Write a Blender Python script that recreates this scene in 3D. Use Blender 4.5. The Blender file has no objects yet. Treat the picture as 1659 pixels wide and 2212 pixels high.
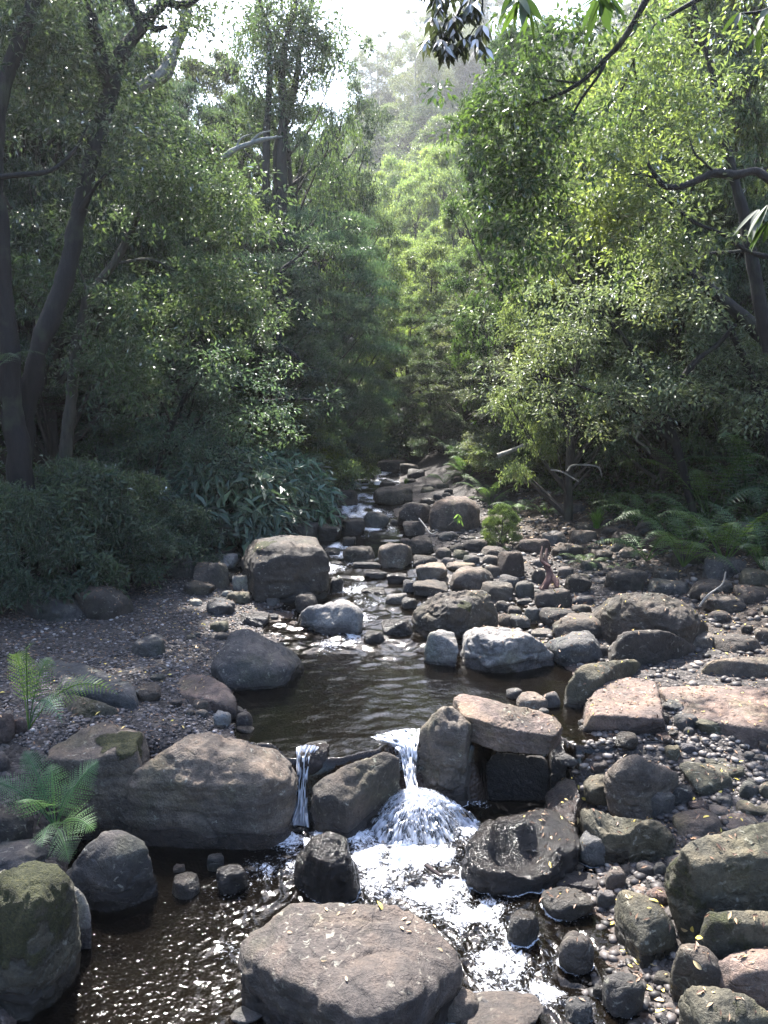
import bpy, bmesh, math, random
import numpy as np
from mathutils import Vector
from mathutils.bvhtree import BVHTree

SC = bpy.context.scene
COL = SC.collection
R = math.radians
# ------------------------------------------------------------------ camera
CAMZ = 3.2
PITCH = R(8.0)
FPX = 1661.0            # focal length in units of a 1659 x 2212 frame
cam_d = bpy.data.cameras.new("camera")
cam = bpy.data.objects.new("camera", cam_d)
COL.objects.link(cam)
cam.location = (0, 0, CAMZ)
cam.rotation_euler = (R(90) - PITCH, 0, 0)
cam_d.sensor_fit = 'VERTICAL'
cam_d.sensor_height = 24
cam_d.lens = 12.0 / (1106.0 / FPX)
cam_d.clip_start = 0.05
cam_d.clip_end = 2000
SC.camera = cam
# ------------------------------------------------------------------ sky, sun, exposure
SUN_EL, SUN_AZ = 56.0, -17.0     # degrees; azimuth from +Y (ahead), negative = left
w = bpy.data.worlds.new("World"); SC.world = w; w.use_nodes = True
nt = w.node_tree
for n in list(nt.nodes): nt.nodes.remove(n)
sky = nt.nodes.new('ShaderNodeTexSky'); sky.sky_type = 'NISHITA'; sky.sun_disc = False
sky.sun_elevation = R(SUN_EL); sky.sun_rotation = R(SUN_AZ)
sky.air_density = 1.0; sky.dust_density = 2.5; sky.ozone_density = 2.0; sky.altitude = 100
bg = nt.nodes.new('ShaderNodeBackground'); bg.inputs['Strength'].default_value = 0.15
wo = nt.nodes.new('ShaderNodeOutputWorld')
nt.links.new(sky.outputs[0], bg.inputs[0]); nt.links.new(bg.outputs[0], wo.inputs[0])
sd = bpy.data.lights.new("sun", 'SUN'); sd.energy = 4.8; sd.angle = R(0.6); sd.color = (1.0, 0.96, 0.9)
sun = bpy.data.objects.new("sun", sd); COL.objects.link(sun)
_dir = Vector((math.sin(R(SUN_AZ)) * math.cos(R(SUN_EL)), math.cos(R(SUN_AZ)) * math.cos(R(SUN_EL)), math.sin(R(SUN_EL))))
sun.rotation_euler = _dir.to_track_quat('Z', 'Y').to_euler(); sun.location = (0, 0, 60)
SC.view_settings.view_transform = 'Standard'; SC.view_settings.look = 'None'
SC.view_settings.gamma = 1.0; SC.view_settings.exposure = 2.3
SC.cycles.max_bounces = 6; SC.cycles.diffuse_bounces = 3; SC.cycles.glossy_bounces = 3
SC.cycles.transmission_bounces = 4; SC.cycles.transparent_max_bounces = 8; SC.cycles.volume_bounces = 0
SC.cycles.caustics_reflective = False; SC.cycles.caustics_refractive = False
SC.cycles.use_denoising = True
SC.cycles.sample_clamp_indirect = 4.0
# ------------------------------------------------------------------ numeric helpers
rng = np.random.default_rng(7)
def _hash(ix, iy, iz, seed):
    n = (ix * 374761393 + iy * 668265263 + iz * 2147483647 + seed * 1274126177) & 0xFFFFFFFF
    n = ((n ^ (n >> 13)) * 1274126177) & 0xFFFFFFFF
    n = ((n ^ (n >> 15)) * 2246822519) & 0xFFFFFFFF
    return ((n ^ (n >> 16)) & 0xFFFF) / 32767.5 - 1.0
def noise3(p, seed=0):
    p = np.asarray(p, float); f = np.floor(p); i = f.astype(np.int64); t = p - f
    t = t * t * t * (t * (t * 6 - 15) + 10)
    o = 0
    for a in (0, 1):
        wa = t[:, 0] if a else 1 - t[:, 0]
        for b in (0, 1):
            wb = t[:, 1] if b else 1 - t[:, 1]
            for c in (0, 1):
                wc = t[:, 2] if c else 1 - t[:, 2]
                o = o + wa * wb * wc * _hash(i[:, 0] + a, i[:, 1] + b, i[:, 2] + c, seed)
    return o
def fbm(p, oct=4, seed=0, gain=.5):
    p = np.asarray(p, float); o = 0; a = 1
    for k in range(oct):
        o = o + a * noise3(p * (2.03 ** k) + k * 17.3, seed + k); a *= gain
    return o
def ridged(p, oct=3, seed=0):
    o = 0; a = 1
    for k in range(oct):
        o = o + a * (1 - 2 * np.abs(noise3(p * (2.1 ** k) + k * 9.1, seed + k))); a *= .5
    return o
def sstep(a, b, x):
    t = np.clip((x - a) / (b - a), 0, 1); return t * t * (3 - 2 * t)
def nrm(v):
    return v / np.maximum(np.linalg.norm(v, axis=-1, keepdims=True), 1e-9)
# ------------------------------------------------------------------ terrain profile (x, z) cross sections by distance up the valley
ST = [
 (-30, [(-40,22),(-8,4),(-4,.8),(-2.2,.1),(-1.7,-.3),(1,-.3),(1.6,.1),(3,.4),(6,1.2),(10,3.5),(40,22)]),
 (3.0, [(-40,22),(-8,3.2),(-4,.9),(-2.2,.2),(-1.6,-.05),(-1.3,-.3),(.8,-.3),(1.02,-.04),(1.5,.06),(3,.28),(6,1.1),(10,3.5),(40,22)]),
 (4.6, [(-40,22),(-8,3),(-4,.8),(-2.6,.35),(-2.05,-.05),(-1.6,-.3),(.85,-.3),(1.12,-.03),(1.9,.1),(3,.28),(6,1.),(10,3.5),(40,22)]),
 (5.4, [(-40,22),(-8,2.8),(-4,.75),(-2.6,.5),(-2.2,-.1),(-1.6,-.3),(1.1,-.3),(1.5,.0),(2.1,.18),(3,.33),(6,1.),(10,3.5),(40,22)]),
 (5.75,[(-40,22),(-8,2.6),(-4,.7),(-2,.6),(-1.5,.4),(-1.1,-.25),(1.4,-.3),(1.6,.05),(1.9,.25),(3,.42),(6,.95),(10,3.5),(40,22)]),
 (5.95,[(-40,22),(-8,2.6),(-4,.68),(-2,.6),(-1.1,.5),(-.8,.37),(.6,.36),(1.2,.38),(1.5,.42),(2,.45),(3,.47),(6,.95),(10,3.5),(40,22)]),
 (6.4, [(-40,22),(-8,2.6),(-4,.68),(-2,.6),(-1.3,.47),(-1.1,.2),(1.25,.15),(1.55,.43),(2,.5),(3,.52),(6,.97),(10,3.5),(40,22)]),
 (7.3, [(-40,22),(-8,2.6),(-4,.7),(-2,.6),(-1.5,.47),(-1.2,.15),(1.65,.15),(1.95,.46),(2.3,.53),(4,.6),(6,1.0),(10,3.6),(40,22)]),
 (8.3, [(-40,22),(-8,2.8),(-4,.7),(-2,.58),(-1.1,.48),(-.8,.3),(.45,.35),(.7,.47),(2,.52),(4,.65),(6,1.1),(10,3.8),(40,22)]),
 (9.75,[(-40,22),(-8,3),(-5,.85),(-2,.62),(-1,.56),(-.55,.46),(.3,.46),(.6,.6),(2,.62),(4,.75),(6,1.25),(10,4),(40,22)]),
 (12,  [(-40,22),(-12,5),(-7,1.8),(-5,1.),(-2.5,.8),(-1.15,.74),(-.85,.6),(.45,.6),(.8,.78),(3,.85),(4.5,1.),(6.5,2.3),(12,6.5),(40,26)]),
 (14,  [(-40,24),(-12,6),(-6,1.9),(-3.5,1.1),(-1.5,.86),(-1.0,.7),(.4,.7),(.8,.88),(3,.98),(4.2,1.3),(6.5,3),(12,7.5),(40,28)]),
 (16.4,[(-40,25),(-12,7),(-6,2.6),(-3,1.3),(-1.8,1.0),(-1.4,.8),(-.1,.8),(.25,.95),(2.3,1.05),(3.5,1.6),(6.5,4),(12,8.5),(40,29)]),
 (19,  [(-40,26),(-12,8),(-6,3.4),(-2.5,1.5),(-1.3,1.08),(-.9,.88),(.1,.88),(.5,1.05),(1.6,1.2),(2.8,1.9),(6,4.6),(40,30)]),
 (26,  [(-40,27),(-6,4.4),(-2,1.8),(-1.,1.28),(-.6,1.05),(.3,1.05),(.7,1.3),(1.4,1.7),(6,5.2),(40,31)]),
 (32,  [(-40,28),(-6,5),(-2,2.1),(-1.2,1.5),(-.8,1.22),(.1,1.22),(.6,1.5),(1.4,2.),(6,5.5),(40,32)]),
 (45,  [(-40,22),(-6,6),(-3,3),(-1,2),(.3,2),(2,3.2),(6,6.2),(40,32)]),
 (60,  [(-60,14),(-30,14),(-6,9),(0,7.5),(6,11),(30,24),(60,35)]),
 (100, [(-100,10),(-40,10),(-12,16),(0,24),(20,34),(60,46)]),
 (150, [(-150,8),(-40,12),(-13,28),(-5,44),(0,52),(30,62),(90,72)]),
 (230, [(-200,5),(-60,10),(-20,25),(0,45),(60,60),(90,60)]),
 (300, [(-200,0),(0,20),(90,30)]),
]
SY = np.array([s[0] for s in ST], float)
def Gbase(x, y):
    x = np.asarray(x, float); y = np.asarray(y, float)
    Z = np.stack([np.interp(x, [k[0] for k in s[1]], [k[1] for k in s[1]]) for s in ST])
    i = np.clip(np.searchsorted(SY, y) - 1, 0, len(SY) - 2)
    t = np.clip((y - SY[i]) / (SY[i + 1] - SY[i]), 0, 1)
    ar = np.arange(x.size)
    return Z[i, ar] * (1 - t) + Z[i + 1, ar] * t
WK = [(-30,0),(5.8,0),(5.93,.45),(8.2,.45),(8.6,.52),(9.75,.6),(11.0,.68),(11.3,.74),(12,.76),(13.6,.8),(14,.86),(16.2,.9),(16.6,.97),(19,1.03),(22,1.08),(26,1.18),(32,1.38),(45,2.1),(60,7.0)]
def DAM(x): return -.28 * sstep(.75, .95, x) * sstep(1.6, 1.35, x) + .24 * sstep(-.95, -.75, x) * sstep(.12, -.05, x)
def W(x, y):
    x = np.asarray(x, float); y = np.asarray(y, float); sh = x.shape; x1 = np.broadcast_to(x, np.broadcast(x, y).shape).ravel(); y1 = np.broadcast_to(y, np.broadcast(x, y).shape).ravel()
    y = (y1 + (DAM(x1) + .16 * noise3(np.stack([x1 * 2.3, 0 * x1 + 3.3, 0 * x1], 1), 17) / 1) * sstep(5.2, 5.7, y1) * sstep(6.7, 6.3, y1)).reshape(np.broadcast(x, y).shape)
    return np.interp(y, [k[0] for k in WK], [k[1] for k in WK])
def G(x, y):
    x = np.atleast_1d(np.asarray(x, float)); y = np.atleast_1d(np.asarray(y, float))
    yw = y + (DAM(x) + .16 * noise3(np.stack([x * 2.3, 0 * x + 3.3, 0 * x], 1), 17) / 1) * sstep(5.2, 5.7, y) * sstep(6.7, 6.3, y)
    z = Gbase(x, yw)
    far = sstep(3, 14, np.abs(x)) + sstep(30, 60, y)
    p = np.stack([x, y, 0 * x], 1)
    z = z + .025 * fbm(p * 2.2, 3, 5) + far * .5 * fbm(p * .22, 3, 9)
    return z
def G1(x, y): return float(G(x, y)[0])
def surf(x, y):
    g = G(x, y); ww = W(x, y)
    return np.maximum(g, np.where(np.abs(np.atleast_1d(x)) < 3.2, ww, -9))
# ------------------------------------------------------------------ pixels <-> points
CF = np.array([0, math.cos(PITCH), -math.sin(PITCH)]); CU = np.array([0, math.sin(PITCH), math.cos(PITCH)])
def ray(u, v):
    d = CF + CU * (-(v - 1106) / FPX); d = d.copy(); d[0] = (u - 829.5) / FPX; return d
def at_z(u, v, z):
    d = ray(u, v); t = (z - CAMZ) / d[2]; return np.array([0, 0, CAMZ]) + d * t
def at_y(u, v, y):
    d = ray(u, v); t = y / d[1]; return np.array([0, 0, CAMZ]) + d * t
def on_ground(u, v):
    d = ray(u, v); ts = np.concatenate([np.linspace(2.5, 20, 500), np.linspace(20.1, 150, 500)])
    P = np.array([0, 0, CAMZ]) + ts[:, None] * d
    s = P[:, 2] - surf(P[:, 0], P[:, 1]); k = np.argmax(s < 0)
    if s[k] >= 0: k = len(ts) - 1
    return P[k]
def depth_of(P): return float(np.dot(P - np.array([0, 0, CAMZ]), CF))
def to_px(P):
    q = P - np.array([0, 0, CAMZ]); d = q @ CF
    return 829.5 + FPX * q[..., 0] / d, 1106 - FPX * (q @ CU) / d
REG = {'R2': (548.6, 960, .3307), 'R3': (1097, 1042.4, .3386), 'R5': (1097, 1536, .3386), 'R1': (0, 1207.3, .3307),
       'R4': (548.6, 1481.3, .3307), 'R6': (0, 1646, .3638), 'NW': (0, 737.4, .5), 'UV': (0, 0, 1), 'R7': (932.7, 1700.7, .2645)}
def px(reg, x, y):
    a, b, s = REG[reg]; return a + x * s, b + y * s
# ------------------------------------------------------------------ materials
def mat(name):
    m = bpy.data.materials.new(name); m.use_nodes = True; t = m.node_tree
    for n in list(t.nodes): t.nodes.remove(n)
    o = t.nodes.new('ShaderNodeOutputMaterial')
    def N(kind, **kw):
        n = t.nodes.new('ShaderNode' + kind)
        for k, v in kw.items():
            if k in n.inputs.keys() if hasattr(n.inputs, 'keys') else False: n.inputs[k].default_value = v
            else: setattr(n, k, v)
        return n
    def L(a, b): t.links.new(a, b)
    return m, t, o, N, L
def math_(N, L, op, a, b=None, clamp=False):
    n = N('Math'); n.operation = op; n.use_clamp = clamp
    for i, q in enumerate((a, b)):
        if q is None: continue
        if isinstance(q, (int, float)): n.inputs[i].default_value = q
        else: L(q, n.inputs[i])
    return n.outputs[0]
def mix_(N, L, f, a, b, typ='MIX'):
    n = N('Mix'); n.data_type = 'RGBA'; n.blend_type = typ
    for i, q in ((0, f), (6, a), (7, b)):
        if isinstance(q, (int, float)): n.inputs[i].default_value = q
        elif isinstance(q, tuple): n.inputs[i].default_value = (*q, 1)
        else: L(q, n.inputs[i])
    return n.outputs[2]
def ramp_(N, L, f, pts, interp='LINEAR'):
    n = N('ValToRGB'); n.color_ramp.interpolation = interp
    e = n.color_ramp.elements
    while len(e) < len(pts): e.new(.5)
    for i, (p, c) in enumerate(pts):
        e[i].position = p; e[i].color = (*c, 1) if isinstance(c, tuple) else (c, c, c, 1)
    L(f, n.inputs[0]); return n.outputs[0]
def noise_(N, L, vec, scale, detail=4, rough=.55, dist=0.0):
    n = N('TexNoise'); n.inputs['Scale'].default_value = scale; n.inputs['Detail'].default_value = detail
    n.inputs['Roughness'].default_value = rough; n.inputs['Distortion'].default_value = dist
    L(vec, n.inputs['Vector']); return n.outputs['Fac']
def attr_(N, name):
    n = N('Attribute'); n.attribute_name = name; return n.outputs['Fac']

def make_rock_mat():
    m, t, o, N, L = mat('rock_surface')
    geo = N('NewGeometry'); oi = N('ObjectInfo')
    pos = geo.outputs['Position']
    c = oi.outputs['Color']
    n1 = noise_(N, L, pos, 3.2, 5, .6); n2 = noise_(N, L, pos, 17, 6, .65); n3 = noise_(N, L, pos, 70, 4, .7)
    c1 = mix_(N, L, ramp_(N, L, n1, [(.3, (.62, .6, .6)), (.52, (1., .98, .96)), (.72, (1.35, 1.22, 1.12))]), (0, 0, 0), c)
    c1 = mix_(N, L, 1.0, c, ramp_(N, L, n1, [(.3, (.45, .46, .5)), (.48, (.9, .9, .9)), (.6, (1.2, 1.14, 1.06)), (.72, (1.6, 1.5, 1.4))]), 'MULTIPLY')
    c2 = mix_(N, L, 1.0, c1, ramp_(N, L, n2, [(.3, (.6, .6, .6)), (.5, (1, 1, 1)), (.72, (1.4, 1.38, 1.35))]), 'MULTIPLY')
    c3 = mix_(N, L, 1.0, c2, ramp_(N, L, n3, [(.32, (.72, .72, .72)), (.65, (1.25, 1.25, 1.25))]), 'MULTIPLY')
    # lichen spots
    lich = ramp_(N, L, noise_(N, L, pos, 26, 3, .5, .6), [(.6, 0.0), (.68, 1.0)])
    lm = math_(N, L, 'MULTIPLY', lich, ramp_(N, L, noise_(N, L, pos, 4.3, 2), [(.45, 0.0), (.62, .55)]))
    c4 = mix_(N, L, lm, c3, (.34, .34, .29))
    sep = N('SeparateXYZ'); L(geo.outputs['Normal'], sep.inputs[0])
    up = sep.outputs[2]
    # upward faces are tinted a lighter pinkish brown
    top_tint = math_(N, L, 'MULTIPLY', ramp_(N, L, up, [(.35, 0.0), (.85, .55)]), ramp_(N, L, n1, [(.35, .4), (.6, 1.0)]))
    c5 = mix_(N, L, math_(N, L, 'MULTIPLY', top_tint, .7), c4, mix_(N, L, 1.0, c4, (1.7, 1.45, 1.3), 'MULTIPLY'))
    # green algae film
    mossn = noise_(N, L, pos, 9, 6, .7)
    ma = attr_(N, 'moss')
    mm = math_(N, L, 'MULTIPLY', ma, 1.45)
    mf = ramp_(N, L, math_(N, L, 'ADD', mm, math_(N, L, 'MULTIPLY', math_(N, L, 'SUBTRACT', mossn, 1.03), 1.7)), [(.06, 0.0), (.3, 1.0)])
    mossc = ramp_(N, L, noise_(N, L, pos, 60, 4, .7), [(.3, (.014, .018, .006)), (.55, (.05, .055, .016)), (.75, (.11, .1, .03))])
    film = ramp_(N, L, noise_(N, L, pos, 2.1, 4, .6), [(.52, 0.0), (.68, .42)])
    c5b = mix_(N, L, film, c5, mix_(N, L, 1.0, c5, (.75, .88, .45), 'MULTIPLY'))
    c6 = mix_(N, L, mf, c5b, mossc)
    # wet; the raised waterline band also paints rock fronts darker
    wa = math_(N, L, 'MAXIMUM', attr_(N, 'wet'), math_(N, L, 'SUBTRACT', 1.0, oi.outputs['Alpha']))
    c7 = mix_(N, L, wa, c6, mix_(N, L, 1.0, c6, (.3, .28, .28), 'MULTIPLY'))
    p = N('BsdfPrincipled'); L(c7, p.inputs['Base Color'])
    L(ramp_(N, L, wa, [(0, .82), (1, .2)]), p.inputs['Roughness'])
    h = math_(N, L, 'ADD', math_(N, L, 'MULTIPLY', n2, .7), math_(N, L, 'MULTIPLY', n3, .35))
    h = math_(N, L, 'ADD', h, math_(N, L, 'MULTIPLY', math_(N, L, 'MULTIPLY', mf, noise_(N, L, pos, 110, 3, .7)), 1.2))
    cr = N('TexVoronoi'); cr.feature = 'DISTANCE_TO_EDGE'; cr.inputs['Scale'].default_value = 1.1
    dd = N('VectorMath'); dd.operation = 'ADD'
    nn = N('TexNoise'); nn.inputs['Scale'].default_value = 4.0; L(pos, nn.inputs['Vector'])
    L(pos, dd.inputs[0]); L(nn.outputs['Color'], dd.inputs[1]); L(dd.outputs[0], cr.inputs['Vector'])
    crk = ramp_(N, L, cr.outputs['Distance'], [(0.0, 0.0), (.022, 1.0)])
    h = math_(N, L, 'ADD', h, math_(N, L, 'MULTIPLY', crk, .12))
    b = N('Bump'); b.inputs['Strength'].default_value = 1.0; b.inputs['Distance'].default_value = .045
    L(h, b.inputs['Height']); L(b.outputs[0], p.inputs['Normal'])
    L(p.outputs[0], o.inputs[0]); return m
M_ROCK = make_rock_mat()

def make_ground_mat():
    m, t, o, N, L = mat('stream_ground')
    geo = N('NewGeometry'); pos = geo.outputs['Position']
    v = N('TexVoronoi'); v.inputs['Scale'].default_value = 38; L(pos, v.inputs['Vector'])
    v2 = N('TexVoronoi'); v2.inputs['Scale'].default_value = 14; L(pos, v2.inputs['Vector'])
    n1 = noise_(N, L, pos, 1.1, 5, .6)
    sep = N('SeparateColor'); L(v.outputs['Color'], sep.inputs[0])
    grav = ramp_(N, L, sep.outputs[0], [(.0, (.013, .012, .011)), (.4, (.032, .028, .027)), (.75, (.06, .053, .05)), (1., (.11, .095, .087))])
    soil = ramp_(N, L, noise_(N, L, pos, 30, 6, .7), [(.3, (.015, .011, .008)), (.55, (.05, .034, .022)), (.75, (.11, .07, .045))])
    f = math_(N, L, 'ADD', attr_(N, 'forest'), math_(N, L, 'MULTIPLY', math_(N, L, 'SUBTRACT', n1, .5), 1.2), True)
    c = mix_(N, L, f, grav, soil)
    wa = attr_(N, 'wet')
    bed = ramp_(N, L, noise_(N, L, pos, 5, 5, .65), [(.3, (.02, .013, .01)), (.6, (.06, .037, .026)), (.8, (.1, .065, .04))])
    c = mix_(N, L, wa, c, bed)
    p = N('BsdfPrincipled'); L(c, p.inputs['Base Color'])
    L(ramp_(N, L, wa, [(0, .9), (1, .3)]), p.inputs['Roughness'])
    b = N('Bump'); b.inputs['Strength'].default_value = .8; b.inputs['Distance'].default_value = .02
    hh = math_(N, L, 'SUBTRACT', math_(N, L, 'MULTIPLY', noise_(N, L, pos, 40, 5, .7), .8), math_(N, L, 'ADD', v.outputs['Distance'], math_(N, L, 'MULTIPLY', v2.outputs['Distance'], .6)))
    L(hh, b.inputs['Height']); L(b.outputs[0], p.inputs['Normal'])
    L(p.outputs[0], o.inputs[0]); return m
M_GROUND = make_ground_mat()

def make_leaf_mat(name, rough=.42, gloss=.4, trans=.45):
    m, t, o, N, L = mat(name)
    oi = N('ObjectInfo'); va = attr_(N, 'var')
    geo = N('NewGeometry')
    big = noise_(N, L, geo.outputs['Position'], .9, 3, .6)
    c = mix_(N, L, 1.0, oi.outputs['Color'], ramp_(N, L, va, [(0, (.55, .62, .6)), (.5, (.95, 1, .9)), (.93, (1.3, 1.3, 1.1)), (1., (1.8, 1.65, 1.1))]), 'MULTIPLY')
    c = mix_(N, L, 1.0, c, ramp_(N, L, big, [(.32, (.72, .8, .85)), (.5, (1, 1, 1)), (.68, (1.35, 1.25, .95))]), 'MULTIPLY')
    d = N('BsdfDiffuse'); L(c, d.inputs[0])
    tr = N('BsdfTranslucent'); L(mix_(N, L, 1.0, c, (1.5, 1.6, .85), 'MULTIPLY'), tr.inputs[0])
    ms = N('MixShader'); ms.inputs[0].default_value = trans; L(d.outputs[0], ms.inputs[1]); L(tr.outputs[0], ms.inputs[2])
    g = N('BsdfGlossy'); g.inputs['Roughness'].default_value = rough; g.inputs[0].default_value = (1, 1, 1, 1)
    fr = N('Fresnel'); fr.inputs[0].default_value = 1.45
    ms2 = N('MixShader'); L(math_(N, L, 'MULTIPLY', fr.outputs[0], gloss), ms2.inputs[0]); L(ms.outputs[0], ms2.inputs[1]); L(g.outputs[0], ms2.inputs[2])
    L(ms2.outputs[0], o.inputs[0]); return m
M_LEAF = make_leaf_mat('leaf')
M_GLOSSLEAF = make_leaf_mat('glossy_leaf', .34, .8, .25)
M_FERN = make_leaf_mat('fern_leaf', .6, .06, .4)

def make_bark_mat():
    m, t, o, N, L = mat('bark')
    geo = N('NewGeometry'); oi = N('ObjectInfo'); pos = geo.outputs['Position']
    mp = N('Mapping'); mp.inputs['Scale'].default_value = (1, 1, .25); L(pos, mp.inputs[0])
    n = noise_(N, L, mp.outputs[0], 22, 5, .7); n2 = noise_(N, L, pos, 3, 3)
    c = mix_(N, L, 1.0, oi.outputs['Color'], ramp_(N, L, n, [(.3, .45), (.6, 1.0), (.8, 1.6)]), 'MULTIPLY')
    c = mix_(N, L, ramp_(N, L, n2, [(.55, 0.0), (.7, .5)]), c, (.06, .07, .04))
    p = N('BsdfPrincipled'); L(c, p.inputs['Base Color']); p.inputs['Roughness'].default_value = .85
    b = N('Bump'); b.inputs['Strength'].default_value = .9; b.inputs['Distance'].default_value = .03
    L(n, b.inputs['Height']); L(b.outputs[0], p.inputs['Normal']); L(p.outputs[0], o.inputs[0]); return m
M_BARK = make_bark_mat()

def make_water_mat():
    m, t, o, N, L = mat('stream_water')
    geo = N('NewGeometry'); pos = geo.outputs['Position']
    foam = attr_(N, 'foam')
    b = N('Bump'); b.inputs['Strength'].default_value = .3; b.inputs['Distance'].default_value = .01
    L(noise_(N, L, pos, 30, 3, .6, .8), b.inputs['Height'])
    tr = N('BsdfTransparent'); tr.inputs[0].default_value = (.2, .16, .12, 1)
    df = N('BsdfDiffuse'); df.inputs[0].default_value = (.005, .004, .003, 1)
    ms = N('MixShader'); ms.inputs[0].default_value = .55; L(tr.outputs[0], ms.inputs[1]); L(df.outputs[0], ms.inputs[2])
    g = N('BsdfGlossy'); g.inputs['Roughness'].default_value = .06; g.inputs[0].default_value = (1, 1, 1, 1); L(b.outputs[0], g.inputs['Normal'])
    fr = N('Fresnel'); fr.inputs[0].default_value = 1.34; L(b.outputs[0], fr.inputs['Normal'])
    ms2 = N('MixShader'); L(fr.outputs[0], ms2.inputs[0]); L(ms.outputs[0], ms2.inputs[1]); L(g.outputs[0], ms2.inputs[2])
    fd = N('BsdfPrincipled'); fd.inputs['Base Color'].default_value = (.8, .83, .9, 1); fd.inputs['Roughness'].default_value = .4
    b2 = N('Bump'); b2.inputs['Strength'].default_value = 1.0; b2.inputs['Distance'].default_value = .02
    fn = noise_(N, L, pos, 34, 6, .75, 1.0); L(fn, b2.inputs['Height']); L(b2.outputs[0], fd.inputs['Normal'])
    ff = ramp_(N, L, math_(N, L, 'ADD', foam, math_(N, L, 'MULTIPLY', math_(N, L, 'SUBTRACT', fn, .5), 2.2)), [(.42, 0.0), (.75, 1.0)])
    ff = math_(N, L, 'MULTIPLY', ff, ramp_(N, L, foam, [(0.02, 0.0), (.15, 1.0)]))
    ms3 = N('MixShader'); L(ff, ms3.inputs[0]); L(ms2.outputs[0], ms3.inputs[1]); L(fd.outputs[0], ms3.inputs[2])
    L(ms3.outputs[0], o.inputs[0]); return m
M_WATER = make_water_mat()

def make_litter_mat():
    m, t, o, N, L = mat('leaf_litter')
    va = attr_(N, 'var'); oi = N('ObjectInfo')
    c = ramp_(N, L, va, [(0, (.06, .035, .022)), (.45, (.16, .09, .055)), (.75, (.33, .21, .13)), (.92, (.5, .36, .2)), (1, (.7, .55, .12))])
    p = N('BsdfPrincipled'); L(c, p.inputs['Base Color']); p.inputs['Roughness'].default_value = .55
    L(p.outputs[0], o.inputs[0]); return m
M_LITTER = make_litter_mat()
def make_pebble_mat():
    m, t, o, N, L = mat('pebbles')
    va = attr_(N, 'var'); geo = N('NewGeometry')
    c = ramp_(N, L, va, [(0, (.018, .017, .017)), (.4, (.045, .041, .041)), (.75, (.085, .077, .075)), (.95, (.15, .135, .125)), (1, (.34, .32, .3))])
    c = mix_(N, L, 1.0, c, ramp_(N, L, noise_(N, L, geo.outputs['Position'], 120, 3), [(.3, .65), (.7, 1.3)]), 'MULTIPLY')
    c = mix_(N, L, 1.0, c, N('ObjectInfo').outputs['Color'], 'MULTIPLY')
    p = N('BsdfPrincipled'); L(c, p.inputs['Base Color']); p.inputs['Roughness'].default_value = .6
    L(p.outputs[0], o.inputs[0]); return m
M_PEB = make_pebble_mat()
# ------------------------------------------------------------------ mesh / object helpers
def mesh_np(name, V, F, attrs=None, smooth=True, material=None):
    """V (n,3), F (m,k) with constant k."""
    me = bpy.data.meshes.new(name)
    V = np.ascontiguousarray(V, np.float32); F = np.ascontiguousarray(F, np.int32)
    m_, k = F.shape
    me.vertices.add(len(V)); me.vertices.foreach_set('co', V.ravel())
    me.loops.add(m_ * k); me.loops.foreach_set('vertex_index', F.ravel())
    me.polygons.add(m_); me.polygons.foreach_set('loop_start', np.arange(0, m_ * k, k, dtype=np.int32))
    try: me.polygons.foreach_set('loop_total', np.full(m_, k, np.int32))
    except Exception: pass
    me.update(calc_edges=True)
    me.polygons.foreach_set('use_smooth', np.full(m_, smooth, bool))
    for an, a in (attrs or {}).items():
        at = me.attributes.new(an, 'FLOAT', 'POINT'); at.data.foreach_set('value', np.ascontiguousarray(a, np.float32))
    if material: me.materials.append(material)
    return me
def add(name, me, parent=None, color=None):
    o = bpy.data.objects.new(name, me); COL.objects.link(o)
    if parent is not None: o.parent = parent
    if color is not None: o.color = color if len(color) == 4 else (*color, 1)
    return o
def tag(o, label, cat, group=None, kind=None):
    if label: o['label'] = label
    if cat: o['category'] = cat
    if group: o['group'] = group
    if kind: o['kind'] = kind
    return o
def empty(name, loc):
    o = bpy.data.objects.new(name, None); COL.objects.link(o); o.location = loc; o.empty_display_size = .1; return o
def merge(parts):
    """parts: list of (V,F,attrs dict)"""
    off = 0; Vs = []; Fs = []; A = {}
    for V, F, a in parts:
        Vs.append(V); Fs.append(F + off); off += len(V)
        for k, q in a.items(): A.setdefault(k, []).append(q)
    return np.concatenate(Vs), np.concatenate(Fs), {k: np.concatenate(q) for k, q in A.items()}
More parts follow.
